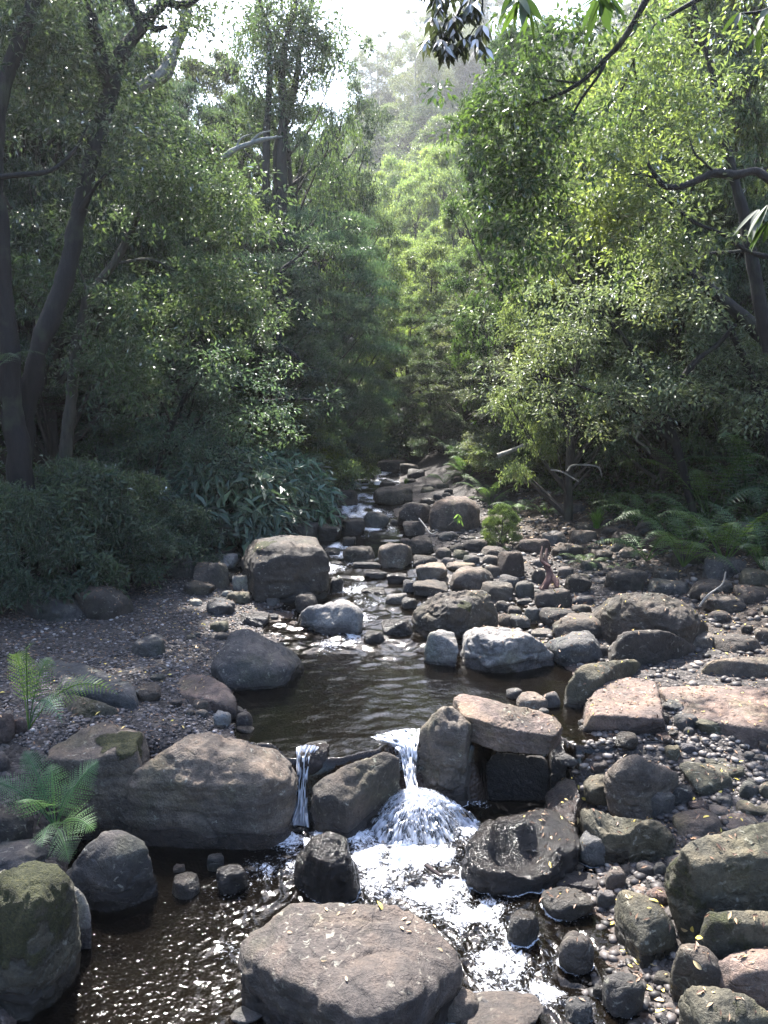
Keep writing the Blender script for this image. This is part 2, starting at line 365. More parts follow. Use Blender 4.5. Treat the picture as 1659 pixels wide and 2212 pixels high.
def tube(pts, rad, sides=8, rough=0.0, seed=0, sub=4):
    pts = np.asarray(pts, float); rad = np.asarray(rad, float); n = len(pts)
    # Catmull-Rom resample
    P = np.vstack([2 * pts[0] - pts[1], pts, 2 * pts[-1] - pts[-2]]); Q = []; Rr = []
    for i in range(1, n):
        for k in range(sub):
            t = k / sub; a, b, c, d = P[i - 1], P[i], P[i + 1], P[i + 2]
            Q.append(.5 * (2 * b + (c - a) * t + (2 * a - 5 * b + 4 * c - d) * t * t + (3 * b - a - 3 * c + d) * t ** 3))
            Rr.append(rad[i - 1] * (1 - t) + rad[i] * t)
    Q.append(pts[-1]); Rr.append(rad[-1]); Q = np.array(Q); Rr = np.array(Rr)
    T = nrm(np.gradient(Q, axis=0)); ref = np.array([.31, .9, .17]); ref = ref / np.linalg.norm(ref)
    A = nrm(np.cross(T, ref)); B = np.cross(T, A)
    th = np.linspace(0, 2 * np.pi, sides, endpoint=False)
    V = Q[:, None, :] + Rr[:, None, None] * (np.cos(th)[None, :, None] * A[:, None, :] + np.sin(th)[None, :, None] * B[:, None, :])
    V = V.reshape(-1, 3)
    if rough:
        c = np.repeat(Q, sides, 0); rr = np.repeat(Rr, sides)
        dn = nrm(V - c); V = V + dn * (rr * rough * fbm(V * 5 + seed, 3, seed))[:, None]
    m = len(Q); i = np.arange(m - 1)[:, None] * sides; j = np.arange(sides)[None, :]; j2 = (j + 1) % sides
    F = np.stack([i + j, i + j2, i + sides + j2, i + sides + j], -1).reshape(-1, 4)
    return V, F, {}
def leafV(P, D, Nn, Ln, Wd, fold=.2, curl=.12):
    D = nrm(D); S = nrm(np.cross(D, Nn)); Nn = np.cross(S, D)
    Ln = np.asarray(Ln)[:, None]; Wd = np.asarray(Wd)[:, None]
    mid = P + D * Ln * .45
    l = mid + S * Wd * .5 + Nn * Wd * fold; r = mid - S * Wd * .5 + Nn * Wd * fold
    tip = P + D * Ln - Nn * Ln * curl
    V = np.stack([P, l, tip, r], 1).reshape(-1, 3)
    F = np.arange(len(P) * 4).reshape(-1, 4)
    return V, F
def randn3(g, n): return g.normal(size=(n, 3))
# ------------------------------------------------------------------ ground
def spaced(segs):
    o = []
    for a, b, st in segs: o.append(np.arange(a, b, st))
    return np.unique(np.concatenate(o))
def grid(xs, ys):
    X, Y = np.meshgrid(xs, ys); nx, ny = len(xs), len(ys)
    i = (np.arange(ny - 1)[:, None] * nx + np.arange(nx - 1)[None, :]).ravel()
    F = np.stack([i, i + 1, i + nx + 1, i + nx], 1)
    return X.ravel(), Y.ravel(), F
gx, gy, gF = grid(spaced([(-240, -40, 10), (-40, -8, .8), (-8, -3, .15), (-3, 3, .05), (3, 8, .15), (8, 40, .8), (40, 240, 10)]),
                  spaced([(-30, 0, 1.5), (0, 3, .2), (3, 9, .05), (9, 14, .1), (14, 30, .3), (30, 60, 1.), (60, 300, 5)]))
gz = G(gx, gy)
pp = np.stack([gx, gy, gz], 1)
near = (np.abs(gx) < 8) & (gy < 14)
gz = gz + np.where(near, .012 * fbm(pp * 9, 3, 3), 0)
ww_ = W(gx, gy)
wet = np.where(np.abs(gx) < 3.2, sstep(.05, -.01, gz - ww_), 0)
forest = np.clip(sstep(3.2, 5.5, np.abs(gx + .2)) + sstep(10.5, 13, gy) * sstep(1.8, 3.2, np.abs(gx)), 0, 1)
gme = mesh_np('ground', np.stack([gx, gy, gz], 1), gF, {'wet': wet, 'forest': forest}, True, M_GROUND)
ground = add('ground', gme); tag(ground, 'brown stream bed, gravel banks and wooded valley slopes', 'ground', kind='structure')
# ------------------------------------------------------------------ rock generator
_ico = {}
def ico(level):
    if level not in _ico:
        bm = bmesh.new(); bmesh.ops.create_icosphere(bm, subdivisions=level, radius=1)
        V = np.array([v.co[:] for v in bm.verts]); F = np.array([[v.index for v in f.verts] for f in bm.faces]); bm.free()
        _ico[level] = (nrm(V), F)
    return _ico[level]
def hull_planes(pts):
    bm = bmesh.new()
    for p in pts: bm.verts.new(p)
    r = bmesh.ops.convex_hull(bm, input=bm.verts)
    bm.normal_update()
    pl = []
    c = np.mean([v.co[:] for v in bm.verts if v.link_faces], axis=0)
    for f in bm.faces:
        n = np.array(f.normal[:])
        if np.linalg.norm(n) < .5 or f.calc_area() < 1e-7: continue
        off = float(np.dot(n, np.array(f.verts[0].co[:]) - c))
        if off < 0: n = -n; off = -off
        if off < 1e-4: off = 1e-4
        for q in pl:
            if np.dot(q[0], n) > .985: 
                if off > q[1]: q[1] = off
                break
        else: pl.append([n, off])
    bm.free()
    return c, np.array([q[0] for q in pl]), np.array([q[1] for q in pl])
def blob(c, n, off, level, p=14, amp=.04, seed=0, freq=1.0, strata=0.0):
    V, F = ico(level)
    D = V @ n.T; D = np.maximum(D, 0) / off
    r = (D ** p).sum(1) ** (-1.0 / p)
    S = V * r[:, None]
    size = float(np.median(r))
    q = S / size * freq
    fr_ = sstep(-.2, .35, noise3(q * 1.1 + seed + 5, seed + 6))
    d = amp * (fbm(q * 1.3 + seed, 2, seed) * 1.0 + .55 * ridged(q * 2.6 + seed, 3, seed + 3) - .3 + (.25 + .45 * fr_) * fbm(q * 8 + seed, 4, seed + 9, .6) - .9 * sstep(.82, .98, 1 - np.abs(noise3(q * 1.7 + seed + 31, seed + 2))))
    if strata:
        z = S[:, 2:3] / size
        lay = np.concatenate([q[:, :2] * .9, z * 9], 1)
        d = d + strata * fbm(lay + seed, 3, seed + 4) * np.clip(1 - np.abs(V[:, 2]) * .8, .15, 1)
    S = V * (r + size * d)[:, None]
    return S + c, F
ROCKBVH = []      # (V,F) of everything to rest litter on
LAND = []         # landmarks for labels: (u, v, phrase)
def rock_color(tone):
    base = {'brown': (.074, .065, .057), 'tan': (.15, .128, .108), 'pink': (.175, .135, .118), 'grey': (.085, .084, .085), 'pale': (.25, .25, .25),
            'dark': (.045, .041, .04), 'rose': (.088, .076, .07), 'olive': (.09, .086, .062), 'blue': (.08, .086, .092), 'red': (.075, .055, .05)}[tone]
    return tuple(q * .68 for q in base)
def finish_rock(name, V, F, tone, label, cat, wetness=0.0, moss=None, group=None, jitter=0.0, parent=None):
    c = V.mean(0); 
    wh = .1 + .07 * noise3(V * 4, 55) + np.where(V[:, 1] < 6.1, .05, 0)  # waterline wetness; band raised to paint rock fronts darker, as in shade
    wz = np.where((np.abs(V[:, 0]) < 2.6), sstep(wh + .03, wh - .03, V[:, 2] - W(V[:, 0], V[:, 1])), 0)
    wz = wz * np.where(Gbase(V[:, 0], V[:, 1]) < W(V[:, 0], V[:, 1]) + .06, 1, 0)
    ms = np.zeros(len(V))
    for (mu, mv, mz, mr, st) in (moss or []):
        mc = at_z(mu, mv, mz); d = np.linalg.norm(V - mc, axis=1) + .25 * mr * fbm(V * 9, 2, 77); ms = np.maximum(ms, st * sstep(mr, mr * .35, d))
    me = mesh_np(name, V - c, F, {'wet': wz, 'moss': ms}, True, M_ROCK)
    k = 1 + jitter
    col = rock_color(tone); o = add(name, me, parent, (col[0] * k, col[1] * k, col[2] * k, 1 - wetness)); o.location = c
    if parent is None: tag(o, label, cat, group)
    ROCKBVH.append((V, F)); return o
def hull_rock(name, reg, z0, top, base, tone, label, land=None, level=5, p=16, amp=.035, wetness=0., moss=None, seed=None, strata=0., drop=.15, inset=.9, freq=1., cat='boulder', cuts=18, dents=None):
    p = p * 1.7; amp = amp * 1.5
    T = []; 
    for x, y, h in top:
        u, v = px(reg, x, y); T.append(at_z(u, v, z0 + h))
    B = []
    for q in base:
        u, v = px(reg, q[0], q[1]); P = at_z(u, v, z0 + (q[2] if len(q) > 2 else 0)); B.append(P)
    T = np.array(T); B = np.array(B)
    cxy = np.concatenate([T, B])[:, :2].mean(0)
    TD = T.copy(); TD[:, :2] = cxy + (T[:, :2] - cxy) * inset; TD[:, 2] = z0 - drop
    BD = B.copy(); BD[:, 2] = z0 - drop
    pts = np.concatenate([T, B, TD, BD])
    c, n, off = hull_planes(pts)
    seed = seed if seed is not None else len(ROCKBVH) * 13 + 5
    gc = np.random.default_rng(seed); nn_ = nrm(randn3(gc, cuts) * np.array([1, 1, .8])); sup = ((pts - c) @ nn_.T).max(0)
    n = np.vstack([n, nn_]); off = np.concatenate([off, sup * gc.uniform(.77, .96, cuts)])
    V, F = blob(c, n, off, level, p, amp, seed, freq, strata)
    # undo the shrinkage of the rounding
    for ax in range(3):
        a0, a1 = pts[:, ax].min(), pts[:, ax].max(); b0, b1 = V[:, ax].min(), V[:, ax].max()
        V[:, ax] = a0 + (V[:, ax] - b0) * (a1 - a0) / (b1 - b0)
    for (dx_, dy_, dh, dr, dd_) in (dents or []):
        du, dv = px(reg, dx_, dy_); dc = at_z(du, dv, z0 + dh); dq = np.hypot(V[:, 0] - dc[0], V[:, 1] - dc[1]) / dr
        V[:, 2] -= dd_ * np.clip(1 - dq ** 2, 0, 1) ** 1.5 * sstep(z0 - .05, z0 + dh, V[:, 2])
    u, v = to_px(T.mean(0))
    if land: LAND.append((float(u), float(v), land, T.mean(0)))
    ms = [(*px(reg, m[0], m[1]), z0 + m[2], m[3], m[4]) for m in (moss or [])]
    return finish_rock(name, V, F, tone, label, cat, wetness, ms)

hull_rock('boulder', 'UV', -.06,
  [(600,1962,.4),(700,1948,.47),(830,1946,.48),(905,1960,.45),(985,2040,.36),(1000,2080,.28),(545,2050,.34),(540,2010,.3),(650,2112,.44),(740,2150,.44),(800,2205,.4),(930,2140,.4)],
  [(545,2180),(640,2265),(800,2300),(930,2250),(990,2160),(532,2090)], 'rose', 'huge smooth brown boulder dotted with fallen leaves, standing in the rapids below the waterfall',
  'leaf dotted boulder', 6, 14, .03, freq=.9)
hull_rock('boulder', 'UV', 0.0,
  [(-60,1915,.6),(20,1868,.7),(80,1862,.72),(140,1885,.66),(160,1940,.5),(158,2010,.35),(60,1960,.66),(30,2040,.45)],
  [(0,2150),(95,2148),(135,2105),(160,2055),(-80,2160)], 'olive', 'big rounded boulder thickly covered in green moss at the edge of the dark pool', 'moss covered boulder', 6, 6, .04,
  moss=[(60,1905,.68,.42,1.),(20,1980,.55,.4,.95),(120,1960,.5,.22,.8),(-30,2050,.4,.3,.8)])
hull_rock('boulder', 'R6', 0.0, [(425,740,.4),(490,810,.32),(530,915,.22),(470,900,.2)], [(538,1000),(450,1120),(425,950)], 'pale',
  'pale narrow boulder pressed against the moss covered boulder', None, 4)
hull_rock('boulder', 'R6', 0.02, [(385,600,.22),(480,515,.34),(620,403,.44),(760,405,.44),(870,500,.36),(922,610,.22),(730,600,.32),(560,650,.27),(400,660,.2)],
  [(420,690),(650,715),(900,690)], 'grey', 'grey wedge shaped boulder with pale top below the fern', 'wedge boulder beside the fern', 5, 16, .035)
hull_rock('boulder', 'R1', .02, [(205,1300,.62),(450,1140,.7),(600,1070,.72),(830,1042,.74),(940,1085,.74),(990,1170,.7),(930,1262,.66),(880,1255,.68),(600,1245,.68),(400,1305,.64)],
  [(260,1480),(500,1600),(800,1650),(950,1560)], 'tan', 'long tan slab with a golden moss patch, above the lower fern', 'moss patched slab', 6, 26, .025, strata=.015, cuts=5,
  moss=[(800,1150,.74,.3,1.),(900,1130,.74,.2,1.),(700,1200,.72,.18,.9)])
hull_rock('boulder', 'UV', 0.02, [(303,1650,.62),(345,1592,.7),(400,1577,.73),(500,1580,.73),(600,1592,.7),(634,1622,.62),(640,1665,.5),(560,1652,.66),(450,1632,.68)],
  [(640,1702),(560,1775),(400,1800),(310,1795),(200,1775),(190,1720)], 'tan', 'large layered tan slab overhanging the foamy pool with pale lichen spots', 'layered overhanging slab', 6, 26, .025, strata=.035, cuts=4)
hull_rock('boulder', 'R4', -.1, [(600,565,.56),(760,480,.62),(860,437,.64),(915,442,.64),(955,480,.58),(700,690,.45),(620,765,.42),(470,745,.42),(425,640,.46),(372,690,.42)],
  [(355,955),(480,985),(570,990),(640,945),(830,770),(950,650)], 'brown', 'tilted dark wedge of rock between the two little falls', 'tilted wedge between the falls', 6, 26, .025, cuts=5)
hull_rock('boulder', 'R4', -.1, [(1060,300,.66),(1110,250,.75),(1185,190,.87),(1260,182,.88),(1380,270,.78),(1418,350,.6),(1300,400,.6),(1100,430,.5)],
  [(1055,600),(1200,640),(1320,650),(1400,500)], 'tan', 'upright brown rounded boulder right beside the waterfall lip', 'upright boulder at the waterfall', 6, 12, .045)
hull_rock('boulder', 'R4', -.05, [(460,1000,.42),(530,985,.47),(600,1000,.44),(655,1120,.38),(692,1230,.25),(250,1180,.2),(350,1060,.34),(500,1130,.42)],
  [(270,1230),(400,1380),(500,1432),(610,1430),(690,1340)], 'dark', 'black glistening wet boulder in the foam below the falls', 'black wet boulder', 6, 13, .04, wetness=1.)
hull_rock('boulder', 'UV', .42, [(978,1515,.28),(1003,1497,.33),(1100,1520,.33),(1192,1546,.29),(1215,1600,.16),(990,1543,.25),(1060,1564,.23),(1130,1580,.21),(1200,1592,.2)],
  [(1000,1568),(1050,1586),(1130,1603),(1212,1616)], 'pink', 'big slab with a pinkish flat top roofing a black hollow over the pool', 'slab over the black hollow', 6, 22, .03, strata=.03, inset=.9, drop=.0, cuts=7)
hull_rock('boulder', 'UV', -.1, [(640,1614,.56),(662,1606,.6),(700,1606,.62),(714,1640,.52),(690,1690,.36),(655,1690,.34)], [(652,1775),(700,1765),(640,1700)], 'red',
  'wet reddish rock the trickle runs over between layered slab and tilted wedge', None, 5, 12, .05, wetness=1., cuts=8)
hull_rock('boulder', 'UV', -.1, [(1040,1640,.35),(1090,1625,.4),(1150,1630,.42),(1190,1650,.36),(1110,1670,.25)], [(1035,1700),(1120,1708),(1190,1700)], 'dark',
  'rock toned black to match the shade deep in the hollow under the slab', None, 5, 12, .06, wetness=.6, cuts=10)  # rock toned black so it blends into the hollow's shade
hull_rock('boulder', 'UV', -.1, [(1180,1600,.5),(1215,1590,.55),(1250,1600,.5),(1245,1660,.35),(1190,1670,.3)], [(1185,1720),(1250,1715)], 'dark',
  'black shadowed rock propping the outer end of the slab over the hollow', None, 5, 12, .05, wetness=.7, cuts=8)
# bank slabs and boulders on the far bank
hull_rock('boulder', 'R3', .3, [(455,1455,.3),(620,1262,.34),(800,1235,.34),(960,1255,.34),(985,1400,.33),(1000,1490,.33),(1015,1530,.28),(500,1482,.31)],
  [(480,1560),(580,1650),(750,1700),(950,1728),(1015,1715)], 'pink', 'thick flat pinkish slab with a ring of dead leaves on its top', 'thick pink slab', 6, 26, .018, cuts=5)
hull_rock('boulder', 'R3', .38, [(960,1292,.22),(1200,1288,.24),(1500,1300,.27),(1850,1330,.3),(1850,1560,.3),(1450,1530,.24),(1240,1480,.23),(1040,1375,.2)],
  [(1250,1530),(1480,1600),(1850,1680),(1000,1400)], 'pink', 'broad flat pink slab strewn with leaves, running back from the stream', 'broad pink slab', 6, 26, .015, cuts=4)
hull_rock('boulder', 'R3', .58, [(1240,1172,.05),(1300,1130,.12),(1500,1115,.14),(1850,1120,.16),(1850,1185,.1)], [(1250,1190),(1500,1200),(1850,1210)], 'tan',
  'long thin tan slab lying on the leaf litter behind the broad pink slab', None, 5, 20, .02)
hull_rock('boulder', 'R3', .62, [(535,790,.25),(600,725,.4),(700,704,.5),(900,700,.55),(1100,742,.5),(1180,790,.4),(1270,930,.12),(720,768,.44),(1150,880,.34),(800,830,.35)],
  [(560,885),(640,935),(850,955),(1130,960),(1265,955)], 'brown', 'wide brown angular boulder with a broken notch in its face, beyond the pool', 'wide notched boulder', 6, 20, .03)
hull_rock('boulder', 'R3', .55, [(662,1000,.25),(680,965,.33),(780,948,.36),(900,960,.34),(1050,992,.25),(1180,1035,.12)], [(670,1080),(840,1115),(1100,1095),(1180,1065)], 'brown',
  'elongated smooth brown boulder with one thin tapering end', 'tapering brown boulder', 5, 14, .03)
hull_rock('boulder', 'R3', .46, [(365,1275,.22),(400,1220,.3),(480,1163,.34),(650,1152,.3),(860,1160,.12),(600,1215,.28),(420,1300,.2)], [(380,1345),(520,1345),(800,1205)], 'olive',
  'olive green furry looking boulder curving along the pool edge', 'olive pool edge boulder', 5, 14, .035)
hull_rock('boulder', 'R2', .5, [(1030,1080,.3),(1060,1000,.44),(1130,975,.5),(1270,985,.48),(1400,945,.56),(1480,945,.56),(1560,1010,.46),(1595,1120,.25),(1160,1095,.38),(1350,1080,.42)],
  [(1020,1185),(1160,1200),(1400,1212),(1590,1190)], 'brown', 'dark humped boulder with a yellow moss patch on its top', 'yellow mossed boulder', 6, 14, .04,
  moss=[(1390,1030,.5,.2,1.)])
hull_rock('boulder', 'R2', .42, [(1110,1250,.34),(1200,1207,.4),(1320,1210,.4),(1320,1300,.3),(1125,1290,.28)], [(1115,1415),(1320,1422)], 'pale',
  'short whitish broken block at the pool edge', 'whitish block', 5, 14, .05)
hull_rock('boulder', 'R2', .42, [(1355,1222,.42),(1480,1200,.42),(1700,1207,.44),(1850,1290,.34),(1940,1390,.14),(1500,1290,.38),(1650,1330,.32)], [(1580,1430),(1900,1450),(1380,1270),(1955,1430)], 'pale',
  'long whitish cracked slab rising out of the pool', 'long whitish slab', 6, 14, .035)
hull_rock('boulder', 'R2', .45, [(-95,665,.78),(10,712,.84),(250,692,.86),(170,610,.92),(300,592,.96),(400,600,.93),(430,700,.84),(490,745,.76),(-60,632,.86)],
  [(-75,1000),(0,1045),(270,1070),(340,1010),(490,965)], 'brown', 'tall block shaped boulder with vertical dark face and straw covered top', 'tall block boulder', 6, 26, .02, strata=.03, cuts=6,
  moss=[(60,670,.86,.28,.9),(-30,660,.84,.2,.8)])
hull_rock('boulder', 'R2', .42, [(262,1150,.22),(290,1110,.3),(380,1030,.45),(450,1010,.48),(600,1020,.48),(680,1080,.42),(718,1150,.25)],
  [(268,1200),(300,1280),(390,1300),(560,1260),(700,1175)], 'pale', 'round boulder with a pale front and dark far end beside the rapid', 'pale fronted boulder', 5, 11, .04)
hull_rock('boulder', 'UV', .42, [(460,1432,.26),(500,1362,.48),(545,1357,.5),(590,1388,.36),(648,1408,.24),(656,1428,.15),(560,1420,.32),(612,1455,.17),(480,1442,.28)],
  [(456,1455),(480,1482),(560,1492),(612,1480),(650,1438)], 'grey', 'pointed grey boulder with sharp ridge at the gravel edge of the pool', 'pointed grey boulder', 5, 24, .02)
hull_rock('boulder', 'R1', .55, [(300,645,.1),(500,655,.14),(700,730,.17),(850,800,.2),(900,900,.17),(450,850,.14)], [(880,1000),(650,985),(450,920),(300,800)], 'blue',
  'long smooth blue grey slab under the upper fern', 'blue grey slab', 5, 14, .025)
hull_rock('boulder', 'R1', .55, [(430,900,.12),(500,895,.17),(620,950,.14),(780,1010,.06)], [(440,1085),(620,1075),(790,1040)], 'olive', 'dark mossy wedge of rock between blue grey slab and moss patched slab', None, 5, 14, .03,
  moss=[(600,950,.13,.3,.7)])
hull_rock('boulder', 'R1', .48, [(1100,850,.08),(1160,742,.14),(1370,768,.17),(1540,900,.14),(1548,960,.1),(1300,900,.14)], [(1430,1005),(1240,960),(1540,990)], 'pink',
  'low smooth pinkish grey slab on the gravel at the pool edge', 'low pinkish slab', 5, 12, .02)
hull_rock('boulder', 'R1', .6, [(425,230,.3),(520,110,.5),(640,105,.5),(760,190,.42),(835,290,.25),(600,200,.46)], [(440,300),(620,365),(790,370),(840,310)], 'brown', 'hunched brown boulder at the edge of the dark shrubs', 'hunched brown boulder', 5, 14, .04)
hull_rock('boulder', 'R1', .6, [(45,330,.25),(150,250,.4),(260,145,.5),(340,150,.5),(420,250,.4),(580,370,.12),(500,330,.2)], [(60,400),(260,450),(500,450),(590,390)], 'grey', 'lumpy grey boulder sunk in leaf litter beneath the tree trunk', 'lumpy grey boulder', 5, 12, .06)
# right foreground
hull_rock('boulder', 'R5', .15, [(1040,1050,.35),(1070,990,.46),(1130,900,.55),(1300,808,.6),(1500,770,.62),(1850,735,.64),(1850,930,.56),(1450,955,.54),(1200,1030,.48)],
  [(1015,1130),(1060,1225),(1200,1320),(1500,1312),(1850,1312)], 'olive', 'huge tan topped boulder with mossy green sides above the leafy gully', 'huge mossy sided boulder', 6, 14, .03,
  moss=[(1120,1080,.35,.26,.75),(1300,1200,.25,.3,.62),(1550,1050,.45,.3,.55)])
hull_rock('boulder', 'R5', .15, [(1245,1400,.26),(1290,1312,.34),(1500,1310,.36),(1850,1320,.38),(1850,1400,.33)], [(1255,1490),(1500,1500),(1850,1490)], 'olive',
  'low mossy slab wedged directly below the huge mossy sided boulder', 'low mossy slab', 5, 14, .03, moss=[(1400,1410,.25,.3,.7)])
hull_rock('boulder', 'R5', .04, [(1050,1590,.25),(1110,1480,.33),(1200,1500,.35),(1230,1600,.33),(1400,1700,.22)], [(1040,1760),(1150,1800),(1380,1740)], 'brown',
  'smooth brown hump split from its neighbour by a leaf filled crack', 'smooth cracked hump', 5, 12, .03)
hull_rock('boulder', 'R5', .06, [(1270,1540,.3),(1400,1510,.33),(1850,1510,.35),(1850,1650,.33),(1500,1650,.3),(1400,1670,.27)], [(1390,1750),(1600,1830),(1850,1850)], 'pink',
  'flat brown boulder on the far side of the leaf filled crack', None, 5, 16, .02)
hull_rock('boulder', 'R5', .0, [(1080,1860,.22),(1130,1792,.3),(1320,1750,.36),(1450,1780,.36),(1600,1900,.3),(1700,1980,.26),(1300,2100,.25)], [(1070,2000),(1150,2180),(1750,2280)], 'olive',
  'mossy greenish boulder in the corner below the cracked hump', 'mossy corner boulder', 5, 13, .035, moss=[(1200,1900,.28,.3,.6),(1450,1900,.33,.3,.6)])
hull_rock('boulder', 'R5', .0, [(690,1200,.25),(720,1165,.3),(800,1160,.33),(900,1200,.34),(1000,1310,.34),(1055,1400,.24),(700,1290,.2),(850,1400,.28)], [(700,1335),(800,1500),(900,1590),(1040,1560),(1060,1450)], 'olive',
  'egg shaped greenish boulder standing in the leafy gully', 'egg shaped boulder', 5, 11, .03, moss=[(760,1380,.2,.3,.6),(860,1480,.1,.25,.6)])
hull_rock('boulder', 'R5', .2, [(610,412,.2),(700,288,.4),(800,268,.43),(930,290,.4),(1050,385,.28),(870,352,.38),(680,385,.3)], [(650,440),(740,470),(1000,470),(1050,435)], 'tan',
  'tan boulder with a layered overhanging brow above the saddle boulder', 'layered brow boulder', 5, 16, .03, strata=.03)
# saddle boulder: one long body along a dipped path
def path_rock(name, reg, z0, pts, tone, label, land, wetness=0., flat=1.0, moss=None, amp=.08, cat='boulder', sides=40):
    P = []; rr = []
    for x, y, h, r in pts:
        u, v = px(reg, x, y); P.append(at_z(u, v, z0 + h)); rr.append(r)
    P = np.array(P)
    # closing tips
    a = P[0] - (P[1] - P[0]) / np.linalg.norm(P[1] - P[0]) * rr[0] * .75; b = P[-1] + (P[-1] - P[-2]) / np.linalg.norm(P[-1] - P[-2]) * rr[-1] * .75
    P = np.vstack([a, P, b]); rr = [rr[0] * .25] + rr + [rr[-1] * .25]
    V, F, _ = tube(P, rr, sides, 0, 3, 10)
    n = len(V); V = np.vstack([V, V[:sides].mean(0), V[-sides:].mean(0)])
    j = np.arange(sides); j2 = (j + 1) % sides
    caps = np.concatenate([np.stack([np.full(sides, n), j2, j, j], 1), np.stack([np.full(sides, n + 1), n - sides + j, n - sides + j2, n - sides + j2], 1)])
    T = np.concatenate([F[:, [0, 1, 2]], F[:, [0, 2, 3]], caps[:, :3]])
    zc = z0
    V[:, 2] = zc + (V[:, 2] - zc) * flat
    c = V.mean(0); d = nrm(V - c)
    V = V + d * (amp * .5 * np.mean(rr) * 2 * (fbm(V * 5, 3, 31) + .4 * ridged(V * 9, 2, 8)))[:, None]
    if land:
        u, v = to_px(P.mean(0)); LAND.append((float(u), float(v), land, P.mean(0)))
    return finish_rock(name, V, T, tone, label, cat, wetness, moss)
hull_rock('boulder', 'R5', .0, [(480,600,.36),(560,580,.42),(640,630,.42),(740,690,.4),(880,650,.42),(960,665,.42),(1050,790,.3),(600,760,.22),(500,700,.26)],
  [(500,760),(620,850),(750,900),(860,965),(1050,930),(1060,850)], 'olive', 'saddle shaped boulder dipping in the middle, brown top over green sides', 'saddle boulder', 6, 14, .03,
  moss=[(860,800,.2,.25,.45)], dents=[(720,640,.38,.2,.14),(690,740,.3,.16,.08)])
hull_rock('boulder', 'UV', -.05, [(992,1815,.34),(1003,1795,.38),(1045,1783,.38),(1120,1765,.32),(1195,1730,.3),(1235,1760,.34),(1252,1810,.34),(1010,1850,.3),(1240,1850,.24),(1170,1885,.2),(1080,1895,.2)],
  [(1005,1905),(1050,1948),(1150,1945),(1200,1915),(1248,1870)], 'dark',
  'black curled wet rock rim shaped like a hook around a bright puddle', 'black curled rock', 6, 14, .04, wetness=1., dents=[(1130,1822,.3,.24,.24),(1170,1800,.3,.17,.12),(1075,1835,.3,.12,.08)])
_c = at_z(1132, 1822, .115); _x, _y, _F = grid(np.arange(-.17, .17, .008), np.arange(-.1, .12, .008)); _p = np.stack([_x, _y, 0 * _x], 1)
_o = add('puddle', mesh_np('puddle', np.stack([_x + .12 * _y, _y, .004 * ridged(_p * 22, 2, 5) + .004 * noise3(_p * 60, 3)], 1), _F, {'foam': .26 + .3 * noise3(_p * 14, 9)}, True, None)); _o.location = _c  # foam speckle paints a silvery glint on the puddle
_o.data.materials.append(M_WATER); tag(_o, 'bright wrinkled puddle held in the hollow of the black curled rock', 'puddle')
hull_rock('boulder', 'R5', -.02, [(215,520,.2),(260,450,.26),(340,400,.3),(430,430,.3),(485,560,.26),(450,700,.2),(320,740,.16)], [(220,640),(250,780),(400,820),(480,760)], 'red',
  'wet reddish brown mound dripping into the black curled rock', 'wet reddish mound', 5, 10, .05, wetness=.85)
# ------------------------------------------------------------------ rock archetypes for the smaller ones
ARCH = {}
def archetype(kind, seed, level):
    g = np.random.default_rng(seed)
    if kind == 'round': npl, p, amp, e = 20, 12, .07, (1, .85, .72)
    elif kind == 'ang': npl, p, amp, e = 10, 26, .06, (1, .85, .7)
    elif kind == 'flat': npl, p, amp, e = 14, 15, .045, (1, .8, .6)
    n = nrm(randn3(g, npl) * np.array([1, 1, .8])); n = np.vstack([n, np.eye(3), -np.eye(3)])
    e = np.array(e); off = np.sqrt(((n * e) ** 2).sum(1)) * g.uniform(.8 if kind == 'ang' else .88, 1.0, len(n))
    V, F = blob(np.zeros(3), n, off, level, p, amp, seed, 1.0)
    V = (V - (V.max(0) + V.min(0)) / 2) / ((V.max(0) - V.min(0)) / 2)
    return V, F
for kind in ('round', 'ang', 'flat'):
    for s in range(4):
        for lv in (4, 3):
            V, F = archetype(kind, 100 + s * 7 + hash(kind[0] == 'r') % 3 + len(kind), lv)
            me = mesh_np('rock_form', V, F, {'wet': np.zeros(len(V)), 'moss': np.zeros(len(V))}, True, M_ROCK)
            ARCH[(kind, s, lv)] = (me, V, F)
SMALL = []
def put_rock(P, dims, kind, tone, wetness, yaw, s, name='rock'):
    dep = depth_of(P); lv = 4 if dims[0] * 768 / max(dep, 1) > 22 else 3
    me, V, F = ARCH[(kind, s % 4, lv)]
    o = add(name, me); k = rnd.uniform(.8, 1.22); c = rock_color(tone)
    o.color = (c[0] * k, c[1] * k * rnd.uniform(.97, 1.03), c[2] * k * rnd.uniform(.95, 1.05), 1 - wetness)
    o.location = P; o.scale = (dims[0] / 2, dims[1] / 2, dims[2] / 2); o.rotation_euler = (rnd.uniform(-.12, .12), rnd.uniform(-.12, .12), yaw)
    cs, sn = math.cos(yaw), math.sin(yaw); Q = V * np.array([dims[0] / 2, dims[1] / 2, dims[2] / 2])
    Q = np.stack([Q[:, 0] * cs - Q[:, 1] * sn, Q[:, 0] * sn + Q[:, 1] * cs, Q[:, 2]], 1) + P
    ROCKBVH.append((Q, F)); return o
rnd = random.Random(11)
